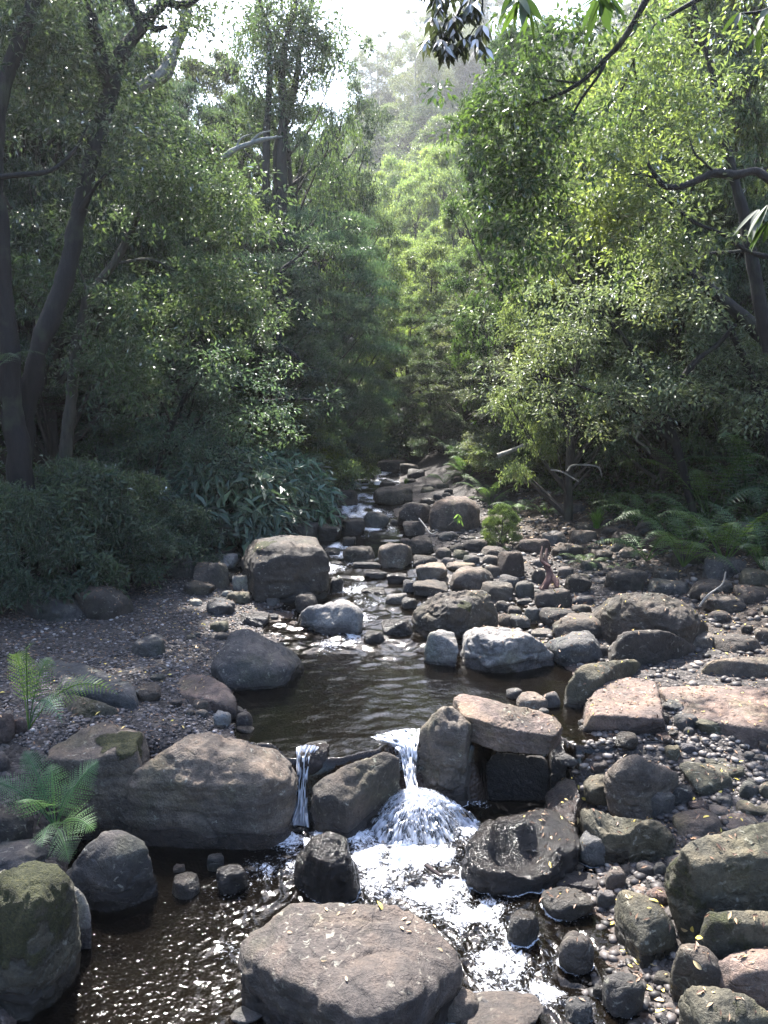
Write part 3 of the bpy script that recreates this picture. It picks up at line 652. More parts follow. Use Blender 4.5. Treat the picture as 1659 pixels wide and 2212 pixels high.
def box_rock(reg, x0, y0, x1, y1, kind='round', tone='grey', wetness=0., h_min=.0):
    u0, v0 = px(reg, x0, y0); u1, v1 = px(reg, x1, y1); uc = (u0 + u1) / 2
    B = on_ground(uc, v1); dep = depth_of(B); wd = (u1 - u0) * dep / FPX
    asp = {'round': .78, 'ang': .75, 'flat': .85}[kind]
    dd = wd * asp; yc = B[1] + dd * .42
    z0 = float(surf(np.array([uc * 0 + B[0]]), np.array([B[1]]))[0])
    zt = at_y(uc, v0, yc + dd * .1)[2]; h = zt - z0
    if h < .14 * wd: h = .14 * wd
    hm = .95 if yc < 12 else .62
    if h > hm * wd: h = hm * wd
    sink = .35 * h if kind != 'flat' else .5 * h
    H = h + sink
    x = (uc - 829.5) / FPX * (dep + dd * .4)
    o = put_rock(np.array([x, yc, z0 + h - H / 2]), (wd * 1.03, dd, H), kind, tone, wetness, rnd.uniform(-.25, .25) + (math.pi if rnd.random() < .5 else 0), rnd.randrange(4))
    SMALL.append((o, uc, (v0 + v1) / 2, wd, h, kind, tone, wetness)); return o
r_, a_, f_ = 'round', 'ang', 'flat'
BOX = {
'R2': [(1140,338,1480,570,r_,'pink'),(940,335,1180,538,r_,'brown'),(710,415,875,548,r_,'grey'),(570,455,725,590,a_,'dark',.9),(510,265,680,405,a_,'brown'),
 (780,275,1045,392,a_,'tan'),(410,380,530,425,f_,'grey',.3),(400,490,565,635,a_,'dark',.8),(975,495,1120,595,a_,'brown'),(1000,565,1172,718,r_,'brown'),(955,585,1030,665,r_,'brown'),
 (580,660,790,782,r_,'brown',.2),(650,735,790,785,f_,'brown',.3),(640,768,830,812,f_,'dark',.5),(805,638,1030,802,a_,'tan'),(575,590,665,668,a_,'dark',.8),(890,450,945,525,r_,'grey',.3),
 (150,510,410,640,a_,'grey'),(800,100,985,180,a_,'brown'),(950,125,1075,192,a_,'brown'),(1000,160,1115,225,r_,'dark',.3),(820,240,930,282,a_,'dark',.8),(1035,722,1187,802,r_,'brown'),
 (1055,775,1262,895,a_,'tan'),(1030,895,1270,988,a_,'brown'),(1280,800,1572,965,r_,'tan'),(1250,770,1440,830,f_,'tan'),(1183,650,1287,748,r_,'brown'),(1280,655,1372,712,r_,'brown'),
 (1358,618,1540,702,r_,'brown'),(1300,690,1400,752,r_,'olive'),(1220,738,1300,802,r_,'grey'),(1368,720,1472,788,r_,'grey'),(1488,722,1605,792,r_,'tan'),(1500,785,1620,872,a_,'brown'),
 (1590,690,1765,872,a_,'red'),(1478,905,1690,1025,a_,'brown'),(1568,1020,1662,1105,r_,'brown'),(1598,1105,1700,1192,r_,'brown'),(973,880,1062,972,r_,'grey',.2),(858,975,1002,1042,f_,'grey',.3),
 (963,1000,1065,1075,a_,'dark',.6),(695,945,860,978,f_,'dark',.9),(870,840,1005,908,a_,'dark',.9),(715,820,875,882,a_,'dark',.9),(835,1140,1035,1245,a_,'dark',.85),(722,1215,852,1302,a_,'dark',.9),
 (500,762,583,792,f_,'dark',.9),(442,680,562,722,f_,'dark',.9),(495,850,588,962,a_,'dark',.8),(415,695,492,765,a_,'dark',.8),(1480,462,1662,522,f_,'brown'),(1598,580,1662,645,r_,'grey'),
 (1170,320,1230,365,r_,'grey'),(1240,285,1300,325,r_,'dark'),(1540,385,1620,440,r_,'grey'),(1590,400,1680,455,r_,'dark'),(270,970,418,1110,r_,'brown'),(1345,1350,1482,1412,r_,'blue'),
 (1455,1388,1565,1442,a_,'pale'),(640,155,735,200,f_,'grey',.5),(700,230,750,258,a_,'dark',.8),(770,60,900,108,f_,'brown'),(765,30,830,62,f_,'brown'),(980,225,1060,262,r_,'dark',.3)],
'R3': [(172,678,408,818,a_,'brown'),(203,793,432,925,r_,'brown'),(280,843,638,1012,r_,'brown'),(410,720,542,788,r_,'grey'),(408,775,532,842,r_,'brown'),(8,845,147,932,r_,'grey'),
 (48,630,168,742,a_,'grey'),(-60,590,70,690,r_,'grey'),(150,540,242,642,r_,'brown'),(108,795,205,895,a_,'grey'),(0,790,92,865,r_,'dark'),(355,588,525,705,a_,'brown'),
 (620,540,882,695,a_,'brown'),(318,538,418,608,a_,'tan'),(708,415,832,482,r_,'tan'),(272,388,478,485,a_,'brown'),(68,355,272,450,a_,'red'),(430,258,565,310,a_,'brown'),(398,300,565,388,f_,'tan'),
 (780,108,882,172,r_,'grey'),(300,128,522,202,f_,'grey'),(1158,622,1412,762,r_,'brown'),(1248,712,1522,842,r_,'brown'),(1448,658,1665,772,r_,'brown'),(1278,820,1422,902,r_,'brown'),
 (1488,908,1562,972,a_,'brown'),(1108,953,1352,1062,f_,'tan'),(1312,965,1602,1082,f_,'brown'),(258,960,602,1162,r_,'blue'),(1165,1484,1462,1602,r_,'olive'),(1062,1468,1202,1585,r_,'grey'),
 (1120,1560,1190,1625,r_,'grey'),(55,1350,258,1452,a_,'tan'),(222,1335,332,1442,r_,'grey'),(-10,1308,92,1388,r_,'grey',.4),(985,1395,1145,1470,a_,'grey'),(1580,930,1700,1030,r_,'brown'),
 (600,280,720,330,f_,'tan'),(560,1040,640,1120,r_,'dark'),(195,1440,262,1480,r_,'grey'),(150,935,290,990,f_,'grey')],
'R5': [(488,415,722,612,a_,'olive'),(703,535,828,642,r_,'grey'),(798,598,905,648,r_,'tan'),(868,425,1052,700,r_,'grey'),(1038,430,1168,625,a_,'grey'),(1060,645,1360,802,f_,'tan'),
 (1118,352,1450,530,a_,'olive'),(1078,290,1252,372,a_,'brown'),(1352,348,1522,432,a_,'olive'),(1478,450,1592,562,r_,'grey'),(1608,450,1700,562,r_,'olive'),(1368,680,1602,778,f_,'tan'),
 (1462,588,1680,682,f_,'olive'),(1158,578,1282,652,r_,'red'),(1158,445,1272,522,r_,'tan'),(1288,610,1402,682,a_,'tan'),(1528,420,1642,482,f_,'grey'),(1332,540,1432,612,r_,'grey'),
 (440,765,702,1002,r_,'blue'),(618,958,752,1155,r_,'brown'),(565,1110,682,1275,a_,'grey'),(928,970,1012,1052,r_,'grey'),(325,1388,548,1692,r_,'dark',.35),(605,1665,862,1962,r_,'dark',.2),
 (-5,1265,198,1522,r_,'dark',.8),(215,1135,548,1350,r_,'brown',.55),(358,960,482,1032,a_,'brown',.4),(300,1040,582,1162,a_,'dark',.5),(325,262,505,400,r_,'grey',.2),(498,300,645,412,r_,'brown'),
 (365,1848,538,2010,a_,'grey',.6),(540,1745,620,1840,a_,'dark',.5),(820,960,940,1050,r_,'grey'),(1100,205,1190,290,r_,'grey'),(1000,225,1095,320,a_,'olive'),(1250,300,1400,350,f_,'olive'),
 (1190,215,1230,270,r_,'grey'),(1500,260,1570,310,r_,'grey'),(1560,280,1640,340,r_,'grey'),(1600,600,1680,640,r_,'tan'),(340,1820,380,1860,a_,'dark',.6),(1130,800,1260,840,f_,'tan'),(750,500,850,560,r_,'grey')],
'UV': [(955,2120,1010,2200,a_,'brown',.2),(1180,2010,1190,2020,r_,'brown')],
'R1': [(0,0,205,245,r_,'brown'),(150,60,385,162,r_,'brown'),(1198,145,1398,242,a_,'brown'),(1375,408,1495,482,r_,'olive'),(1403,480,1492,537,r_,'brown'),(870,505,1082,640,f_,'grey'),
 (868,820,1055,935,r_,'brown'),(1262,915,1368,988,r_,'tan'),(1213,985,1272,1032,r_,'brown'),(1280,985,1362,1037,f_,'grey'),(1395,990,1510,1105,a_,'pale'),(1478,962,1585,1012,f_,'grey'),
 (1560,985,1612,1045,a_,'brown'),(1390,1085,1480,1115,f_,'dark',.5),(1540,1095,1660,1140,f_,'dark',.7),(-90,900,95,1210,r_,'red'),(-40,1240,60,1400,r_,'dark'),(80,1030,180,1160,r_,'red'),
 (1115,915,1190,965,r_,'brown'),(985,755,1075,805,r_,'grey'),(1350,275,1530,370,r_,'grey'),(600,60,690,110,r_,'grey'),(1500,800,1600,840,f_,'pale',.3),(1545,995,1650,1110,f_,'dark',.6)],
'R6': [(-120,495,258,720,r_,'grey'),(248,590,362,700,r_,'grey'),(-60,280,185,510,r_,'dark',.1),(1020,670,1182,812,f_,'brown',.8),(1290,600,1472,802,r_,'dark',.9),(1232,530,1332,662,a_,'grey',.7),
 (1370,1470,1560,1560,r_,'grey',.4),(1030,610,1100,660,a_,'brown',.6)],
'NW': [(728,820,828,955,r_,'olive'),(810,835,902,932,a_,'grey'),(908,785,1095,882,r_,'grey'),(722,930,852,1022,a_,'grey'),(838,950,992,1072,a_,'brown'),(888,920,1022,985,a_,'pale'),
 (1008,980,1080,1082,a_,'pale'),(978,1078,1085,1135,r_,'olive'),(908,1112,1015,1172,r_,'grey'),(960,1075,1010,1108,r_,'pale'),(905,1210,985,1255,a_,'brown'),(1210,755,1290,790,r_,'olive'),
 (1040,1010,1100,1050,a_,'dark')],
'R7': [(1040,1155,1362,1548,r_,'dark',.2),(860,650,1260,960,r_,'brown',.7)][:0],
'R4': [(340,368,480,425,r_,'grey',.5),(262,400,490,560,a_,'red',.95),(1480,1180,1500,1200,r_,'dark',.9)][:2],
}
BOX['UV'] = [(1000,2100,1030,2190,a_,'dark',.3),(958,2145,1035,2215,r_,'tan',.1),(1035,2160,1062,2190,a_,'grey',.4),(985,2170,1180,2260,r_,'brown',.35),(1330,2190,1430,2250,r_,'grey'),(745,2185,800,2250,r_,'dark')][:4]
for reg, L_ in BOX.items():
    for b in L_: box_rock(reg, *b)
# random cobbles that fill the stony banks between them, each its own object
COB = []
def scatter_cobbles(n, xr, yr, wr, cond, tones, wetness=0.):
    k = 0; tries = 0
    while k < n and tries < n * 60:
        tries += 1
        x = rnd.uniform(*xr); y = rnd.uniform(*yr); wd = rnd.uniform(*wr) * rnd.uniform(.7, 1.2)
        g = G1(x, y); wv = float(W(x, y))
        if not cond(x, y, g, wv): continue
        if any((x - q[0]) ** 2 + (y - q[1]) ** 2 < (.5 * (wd + q[2])) ** 2 for q in COB): continue
        u, v = to_px(np.array([x, y, g]))
        if not (-30 < u < 1690 and v < 2240): continue
        h = wd * rnd.uniform(.45, .7); wt = wetness if wetness else (.8 if g < wv + .03 else 0.)
        kind = rnd.choice(['round', 'round', 'ang', 'flat'])
        tn_ = rnd.choice(tones)
        o = put_rock(np.array([x, y, g + h * .06]), (wd, wd * rnd.uniform(.65, .9), h), kind, tn_, wt, rnd.uniform(0, 6.28), rnd.randrange(4), 'cobble')
        COB.append((x, y, wd)); zone = 'upstream' if y > 13 else ('gully' if y < 6.4 else 'bank')
        o['_z'] = zone; SMALL.append((o, float(u), float(v), wd, h, kind, tn_, wt)); k += 1
for o, uc, vc, wd, h, kind, tone, wt in SMALL: COB.append((o.location.x, o.location.y, wd))
tn = ['brown', 'grey', 'tan', 'grey', 'brown', 'olive', 'red']
scatter_cobbles(26, (1.3, 5.6), (6.8, 13), (.32, .6), lambda x, y, g, wv: x > .9 and not (x > 2.2 and y < 8), tn)
scatter_cobbles(12, (1.9, 4.), (4.6, 6.6), (.2, .34), lambda x, y, g, wv: x > 1.7, tn)
scatter_cobbles(46, (.6, 5.5), (8.6, 13), (.12, .3), lambda x, y, g, wv: x > .7, tn)
scatter_cobbles(22, (.4, 3.0), (13, 19), (.18, .4), lambda x, y, g, wv: x > .5 and x < 4.3 - (y - 13) * .3, tn)
scatter_cobbles(5, (-2.0, .6), (9, 13), (.15, .4), lambda x, y, g, wv: abs(g - wv) < .18, ['dark', 'brown', 'grey'])
scatter_cobbles(30, (1.5, 3.6), (4.2, 6.4), (.07, .16), lambda x, y, g, wv: x > 1.6, tn)
scatter_cobbles(14, (1.1, 2.0), (3.2, 4.6), (.05, .12), lambda x, y, g, wv: g > -.06, ['brown', 'grey', 'red'])
scatter_cobbles(14, (-2.4, -1.0), (6.6, 9.8), (.06, .13), lambda x, y, g, wv: g > wv - .05, ['grey', 'brown', 'blue'])
scatter_cobbles(18, (-2.6, -.9), (9.5, 13), (.15, .34), lambda x, y, g, wv: g > wv - .05 and x < -1.0, ['grey', 'brown', 'pale'])
# labels of the smaller rocks, told apart by tone, form and place among the named boulders
def size_word(wd): return 'tiny' if wd < .1 else 'small' if wd < .2 else 'medium' if wd < .42 else 'large'
used = {}
tone_word = {'brown': 'brown', 'tan': 'tan', 'pink': 'pinkish', 'grey': 'grey', 'pale': 'pale', 'dark': 'dark', 'olive': 'greenish', 'blue': 'bluish', 'red': 'reddish'}
shape_word = {'round': 'rounded', 'ang': 'angular', 'flat': 'flat'}
ordw = ['', 'second nearest', 'third nearest', 'fourth nearest', 'fifth nearest', 'sixth nearest', 'seventh nearest', 'eighth nearest']
tmp = []
for o, uc, vc, wd, h, kind, tone, wt in SMALL:
    P = np.array(o.location)
    cob = '_z' in o.keys(); noun = 'cobble' if cob else 'rock'
    d = [(np.hypot(P[0] - l[3][0], P[1] - l[3][1]), l) for l in LAND]; dist, l = min(d, key=lambda q: q[0])
    dx, dy = P[0] - l[3][0], P[1] - l[3][1]
    if abs(dy) > abs(dx): rel = 'behind' if dy > 0 else 'in front of'
    else:
        toward = (dx < 0) == (l[3][0] > 0)
        rel = 'on the stream side of' if toward else 'on the bank side of'
    wetw = 'wet ' if wt > .4 else ''
    lab = f"{size_word(wd)} {wetw}{tone_word[tone]} {shape_word[kind]} {noun} {rel} the {l[2]}"
    tmp.append((lab, dist, o))
tmp.sort(key=lambda q: (q[0], q[1]))
for lab, dist, o in tmp:
    k = used.get(lab, 0); used[lab] = k + 1
    o['label'] = lab + (', ' + ordw[min(k, 7)] if k else ''); 
    if '_z' in o.keys():
        o['group'] = {'upstream': 'cobbles far upstream', 'gully': 'cobbles in the gully', 'bank': 'cobbles on the stony bank'}[o['_z']]; o['category'] = 'cobble'; del o['_z']
    else: o['category'] = 'rock'; o['group'] = 'rocks along the stream'
# BVH of ground and rocks for resting things on them
Vb, Fb, _ = merge([(V, F, {}) for V, F in ROCKBVH])
gFt = np.concatenate([gF[:, [0, 1, 2]], gF[:, [0, 2, 3]]])
sel = (np.abs(gx[gFt[:, 0]]) < 9) & (gy[gFt[:, 0]] > 2) & (gy[gFt[:, 0]] < 32)
RB = BVHTree.FromPolygons([tuple(v) for v in Vb], Fb.tolist())
allV = np.concatenate([Vb, np.stack([gx, gy, gz], 1)]); allF = np.concatenate([Fb, gFt[sel] + len(Vb)])
AB = BVHTree.FromPolygons([tuple(v) for v in allV], allF.tolist())
# ------------------------------------------------------------------ water
def foam_mask(x, y, spots):
    f = np.zeros(len(x))
    for u, v, z, r, s in spots:
        P = at_z(u, v, z); f = np.maximum(f, s * np.exp(-((x - P[0]) ** 2 + (y - P[1]) ** 2) / (r * r)))
    return f
def near_rock(V, r):
    o = np.zeros(len(V)); 
    for i in range(len(V)):
        q = RB.find_nearest(V[i], r)
        if q[0] is not None: o[i] = 1 - q[3] / r
    return o
xs, ys, wF = grid(np.arange(-3.0, 2.3, .0125), np.arange(2.6, 5.86, .0125))
g0 = Gbase(xs, ys)
p2 = np.stack([xs * .8 + ys * .35, ys * .8 - xs * .35, 0 * xs], 1)
calm = sstep(-1.45, -.55, xs + (ys - 4.2) * .25) * (1 - .75 * sstep(4.95, 5.3, ys) * sstep(-.95, -1.35, xs))
warp = np.stack([noise3(p2 * 5, 1), noise3(p2 * 5 + 9, 2), 0 * xs], 1) * .09
wv = ridged((p2 + warp) * np.array([17, 7, 1]), 2, 4) * .0065 + noise3((p2 + warp) * np.array([5, 2.6, 1]), 8) * .015 + noise3((p2 + warp * 1.4) * np.array([30, 18, 1]), 3) * .002
foam = foam_mask(xs, ys, [(640,1775,0,.16,1.1),(610,1800,0,.2,.95),(560,1815,0,.16,.6),(690,1815,0,.16,.9),(770,1815,0,.2,.95),(800,1850,0,.2,1.),(880,1858,0,.24,1.1),(960,1850,0,.2,1.0),(1010,1800,0,.18,.85),
   (1040,1730,0,.14,.7),(1000,1900,0,.18,.8),(850,1900,0,.27,.8),(940,1930,0,.3,.72),(1030,1990,0,.32,.64),(1080,2080,0,.32,.62),(1060,2150,0,.24,.7),(1180,2150,0,.16,.8),(1240,2190,0,.15,.7),(1040,2200,0,.14,.8),
   (620,1865,0,.3,.6),(500,1930,0,.3,.3),(520,2050,0,.2,.3),(1150,1760,0,.12,.4)])
churn = np.clip(foam, 0, 1)
z = wv * (.07 + calm * .9) * (1 + churn * 1.2) + churn ** 2 * (.03 + .035 * fbm(p2 * 12, 3, 22))
V = np.stack([xs, ys, z], 1)
# foam lines hugging the stones
keepv = (g0 < .06)
nr = np.zeros(len(V)); idx = np.where(keepv)[0]; nr[idx] = near_rock(V[idx], .035)
linef = sstep(.45, .9, nr) * (.35 + .5 * sstep(-.3, .4, noise3(p2 * 2.3, 61))) * sstep(-1.2, .2, xs)
foam = np.maximum(foam * (.72 + .45 * fbm((p2 + warp) * np.array([9, 5, 1]), 2, 41)), linef)
fk = keepv[wF].any(1); used_v = np.unique(wF[fk]); remap = -np.ones(len(V), int); remap[used_v] = np.arange(len(used_v))
me = mesh_np('pool_water', V[used_v], remap[wF[fk]], {'foam': foam[used_v]}, True, M_WATER)
o = add('pool_water', me); tag(o, 'dark rippling water of the lower pool with white foam', 'water', kind='structure')
# upper pool and the stream above it
xs, ys, wF = grid(np.arange(-2.8, 2.8, .03), spaced([(5.4, 9.5, .025), (9.5, 16, .05), (16, 46, .15)]))
p2 = np.stack([xs, ys, 0 * xs], 1)
rap = 1.15 * np.interp(ys, [5.9, 6.1, 7.6, 8.1, 8.6, 9.2, 10.5, 11.6, 12.4, 13.4, 14, 16, 19, 30], [.3, .22, .25, .6, 1, 1., 1., 1., .45, .6, .5, .7, .8, .8])
warp = np.stack([noise3(p2 * 4, 1), noise3(p2 * 4 + 9, 2), 0 * xs], 1) * .1
sc_ = np.where(ys > 11, .6, 1.0)[:, None]
wv = ridged((p2 + warp) * np.array([9, 14, 1]) * sc_, 2, 4) * .009 + noise3((p2 + warp) * np.array([4, 7, 1]) * sc_, 8) * .02
V = np.stack([xs, ys, W(xs, ys) + wv * rap], 1)
foam = foam_mask(xs, ys, [(745,1385,.45,.28,.75),(720,1400,.45,.25,.6),(690,1415,.45,.2,.35),(770,1350,.5,.3,.66),(800,1300,.6,.4,.55),(760,1270,.65,.4,.6),(730,1230,.72,.35,.85),(725,1200,.75,.3,.85),
   (800,1145,.82,.7,.8),(740,1180,.78,.4,.8),(790,1110,.9,.8,.95),(740,1100,.9,.8,.95),(780,1075,1.,.9,1.05),(800,1040,1.1,1.4,1.1),(790,1020,1.1,1.5,.85),(810,995,1.2,2.,.85),(880,1595,.45,.12,.7),(850,1600,.45,.1,.6)])
foam = foam * (.7 + .5 * fbm(p2 * np.array([6, 3, 1]), 2, 41))
g0 = Gbase(xs, ys); keepv = g0 < W(xs, ys) + .05
fk = keepv[wF].any(1); used_v = np.unique(wF[fk]); remap = -np.ones(len(V), int); remap[used_v] = np.arange(len(used_v))
me = mesh_np('stream_water', V[used_v], remap[wF[fk]], {'foam': foam[used_v]}, True, M_WATER)
o = add('stream_water', me); tag(o, 'brown upper pool and bright stream running down the valley', 'water', kind='structure')
# falling water
def make_fall_mat():
    m, t, o, N, L = mat('falling_water')
    foam = attr_(N, 'foam'); geo = N('NewGeometry')
    tr = N('BsdfTransparent'); tr.inputs[0].default_value = (.8, .83, .88, 1)
    g = N('BsdfGlossy'); g.inputs['Roughness'].default_value = .12
    fr = N('Fresnel'); fr.inputs[0].default_value = 1.5
    ms = N('MixShader'); L(fr.outputs[0], ms.inputs[0]); L(tr.outputs[0], ms.inputs[1]); L(g.outputs[0], ms.inputs[2])
    fd = N('BsdfDiffuse'); fd.inputs[0].default_value = (.82, .85, .93, 1)
    ft = N('BsdfTranslucent'); ft.inputs[0].default_value = (.8, .84, .93, 1)
    mf = N('MixShader'); mf.inputs[0].default_value = .4; L(fd.outputs[0], mf.inputs[1]); L(ft.outputs[0], mf.inputs[2])
    ms2 = N('MixShader'); L(foam, ms2.inputs[0]); L(ms.outputs[0], ms2.inputs[1]); L(mf.outputs[0], ms2.inputs[2])
    L(ms2.outputs[0], o.inputs[0]); return m
M_FALL = make_fall_mat()
def sheet(rows, nu, nv, seed, fmin=.1):
    rows = np.array(rows, float); t = np.linspace(0, len(rows) - 1, nv); Vv = []; 
    L3 = np.array([at_z(r[0], r[2], r[3]) for r in rows]); R3 = np.array([at_z(r[1], r[2] if len(r) < 5 else r[4], r[3]) for r in rows])
    Li = np.stack([np.interp(t, range(len(rows)), L3[:, k]) for k in range(3)], 1); Ri = np.stack([np.interp(t, range(len(rows)), R3[:, k]) for k in range(3)], 1)
    s = np.linspace(0, 1, nu)
    P = Li[:, None, :] * (1 - s)[None, :, None] + Ri[:, None, :] * s[None, :, None]
    st = 1.2 * noise3(np.stack([np.tile(s * 16, nv), np.repeat(t * 2.6, nu), np.full(nu * nv, seed)], 1), seed)
    P = P.reshape(-1, 3); P[:, 1] -= .02 * st; P[:, 2] += .012 * st + .02 * np.sin(np.tile(s, nv) * np.pi)
    i = (np.arange(nv - 1)[:, None] * nu + np.arange(nu - 1)[None, :]).ravel()
    F = np.stack([i, i + 1, i + nu + 1, i + nu], 1)
    fm = np.clip(.25 + 1.3 * st + np.repeat(t, nu) / len(rows) * .3, fmin, 1)
    return P, F, {'foam': fm}
fall = empty('waterfall', tuple(at_z(890, 1710, .2)))
tag(fall, 'little waterfall jetting over the dam and fanning out over a stone in a white dome', 'waterfall')
P, F, A = sheet([(800,907,1592,.47,1574),(840,905,1606,.46,1592),(862,902,1622,.42,1615),(868,900,1645,.34,1645),(874,899,1680,.26,1680),(880,906,1714,.19,1714)], 40, 60, 3)
o = add('jet', mesh_np('jet', P - np.array(fall.location), F, A, True, M_FALL), fall)
# dome of spray
cx, cy = at_z(900, 1712, .2)[:2]
nr_, nt_ = 50, 360
r = np.linspace(.03, 1, nr_); th = np.linspace(0, 2 * np.pi, nt_, endpoint=False)
RR, TH = np.meshgrid(r, th, indexing='ij'); RR = RR.ravel(); TH = TH.ravel()
rad = .385 * (1 + .3 * noise3(np.stack([np.cos(TH) * 2, np.sin(TH) * 2, 0 * TH], 1), 5))
tw = TH + .08 * noise3(np.stack([np.cos(TH) * 4, np.sin(TH) * 4, RR * 3], 1), 6)
st = .8 * noise3(np.stack([np.cos(tw) * 17, np.sin(tw) * 17, RR * 7], 1), 12) + .7 * noise3(np.stack([np.cos(tw) * 40, np.sin(tw) * 40, RR * 14], 1), 13)
X = cx + np.cos(TH) * RR * rad * 1.0; Y = cy - .1 + np.sin(TH) * RR * rad * .8
Z = .23 * (1 - RR ** 2.2) + .028 * st - .01
i = np.arange(nr_ - 1)[:, None] * nt_; j = np.arange(nt_)[None, :]; j2 = (j + 1) % nt_
F = np.stack([i + j, i + j2, i + nt_ + j2, i + nt_ + j], -1).reshape(-1, 4)
iso = fbm(np.stack([np.cos(TH) * RR * 9, np.sin(TH) * RR * 9, 0 * RR], 1), 4, 19, .65)
st = st * (1 - .55 * RR) + iso * .9 * RR
fm = np.clip(.04 + .9 * st + .25 * sstep(.6, 1, RR), .0, .85)
loc = np.array(fall.location)
o = add('spray_dome', mesh_np('spray_dome', np.stack([X, Y, Z], 1) - loc, F, {'foam': fm}, True, M_FALL), fall)
gg = np.random.default_rng(3); n = 6500
th = gg.uniform(0, 2 * np.pi, n); q = gg.uniform(.15, 1.12, n); ra = .4 * q
x = cx + np.cos(th) * ra; y = cy - .1 + np.sin(th) * ra * .8; z = np.maximum(.23 * (1 - q ** 2.2), 0) + gg.uniform(0, .035, n)
D = np.stack([np.cos(th), np.sin(th) * .8, -.2 - 1.5 * q], 1)
V, F = leafV(np.stack([x, y, z], 1), D, randn3(gg, n), gg.uniform(.01, .04, n), gg.uniform(.002, .0045, n), .4)
o = add('droplets', mesh_np('droplets', V - loc, F, {'foam': gg.uniform(.25, .85, len(V))}, True, M_FALL), fall); o['kind'] = 'stuff'
fall2 = empty('waterfall', tuple(at_z(650, 1780, .0)))
tag(fall2, 'narrow white trickle falling between the layered slab and the tilted wedge', 'waterfall')
P, F, A = sheet([(640,690,1614,.52),(640,672,1640,.46),(642,666,1672,.34),(640,664,1700,.24),(634,664,1745,.1),(612,668,1788,.0)], 30, 50, 9, .2)
o = add('jet', mesh_np('jet', P - np.array(fall2.location), F, {'foam': np.clip(A['foam'] + .15, 0, 1)}, True, M_FALL), fall2)
# ------------------------------------------------------------------ gravel and litter (uncountable)
def drop(x, y, z=4.0):
    q = AB.ray_cast(Vector((x, y, z)), Vector((0, 0, -1)))
    return q
def pebble_field(name, n, sampler, sz, level, label, seed, only_ground=True):
    g = np.random.default_rng(seed); IV, IF = ico(level); parts = []; cnt = 0
    forms = []
    for k in range(12):
        e = np.array([1, g.uniform(.6, .9), g.uniform(.4, .65)]); forms.append(IV * e * (1 + .18 * fbm(IV * 1.4 + k * 5, 2, k))[:, None])
    P = []; S = []
    while cnt < n:
        x, y = sampler(g); gz_ = G1(x, y)
        if gz_ < float(W(x, y)) - .05 and abs(x) < 3: 
            cnt += 1; continue
        P.append((x, y, gz_)); cnt += 1
    P = np.array(P); m = len(P); s = g.uniform(0, 1, m) ** 2.6 * (sz[1] - sz[0]) + sz[0]
    P[:, 2] += s * .15
    f = g.integers(0, 12, m); yaw = g.uniform(0, 6.28, m); c, sn = np.cos(yaw), np.sin(yaw)
    B = np.stack(forms)[f] * s[:, None, None]
    X = B[:, :, 0] * c[:, None] - B[:, :, 1] * sn[:, None]; Y = B[:, :, 0] * sn[:, None] + B[:, :, 1] * c[:, None]
    V = np.stack([X, Y, B[:, :, 2]], -1) + P[:, None, :]
    nv = IV.shape[0]; F = (IF[None] + (np.arange(m) * nv)[:, None, None]).reshape(-1, 3)
    var = np.repeat(g.uniform(0, 1, m), nv)
    o = add(name, mesh_np(name, V.reshape(-1, 3), F, {'var': var}, True, M_PEB), None, (1.45, 1.42, 1.45) if 'beach' in label else (1.15, 1.1, 1.05)); tag(o, label, 'gravel', kind='stuff')
pebble_field('gravel', 19000, lambda g: (g.uniform(-4.6, -.95), 5.6 + 5.6 * g.uniform() ** 1.5), (.007, .027), 1, 'grey brown gravel beach beside the upper pool', 5)
pebble_field('gravel', 9000, lambda g: (g.uniform(1.0, 4.0), g.uniform(3., 6.6)), (.007, .05), 1, 'dark gravel and small stones between the boulders of the gully', 6)
pebble_field('gravel', 7000, lambda g: (g.uniform(.4, 5.5), g.uniform(6.4, 17)), (.012, .07), 1, 'small stones filling the rocky bank beyond the pool', 8)
def litter_field(name, pts, ln, label, seed, bright=.0):
    g = np.random.default_rng(seed); P = []; Nn = []
    for x, y in pts:
        q = drop(x, y)
        if q[0] is None: continue
        if q[0].z < float(W(x, y)) + .01 and abs(x) < 3: continue
        if q[1].z < .55: continue
        P.append(q[0]); Nn.append(q[1])
    P = np.array([tuple(p) for p in P]); Nn = np.array([tuple(p) for p in Nn]); m = len(P)
    Nn = nrm(Nn + .35 * randn3(g, m)); D = nrm(np.cross(Nn, randn3(g, m)))
    L_ = g.uniform(.6, 1.2, m) * ln
    V, F = leafV(P + Nn * .006, D, Nn, L_, L_ * g.uniform(.28, .42, m), .15, .1)
    var = np.repeat(np.clip(g.uniform(0, 1, m) ** 1.3 + bright, 0, 1), 4)
    o = add(name, mesh_np(name, V, F, {'var': var}, False, M_LITTER)); tag(o, label, 'leaf litter', kind='stuff')
g = np.random.default_rng(12)
litter_field('leaf_litter', [(g.uniform(-5.5, -1.6), g.uniform(5.6, 12.5)) for _ in range(6500)], .045, 'dead brown leaves strewn over the gravel beach', 1)
litter_field('leaf_litter', [(g.uniform(1.0, 5.2), g.uniform(3.1, 9.5)) for _ in range(6000)], .042, 'dead and yellowed leaves caught between the stones of the bank', 2, .06)
litter_field('leaf_litter', [(g.uniform(2.0, 7), g.uniform(9, 16)) for _ in range(3000)], .07, 'pale dry leaves on the ground under the ferns', 3)
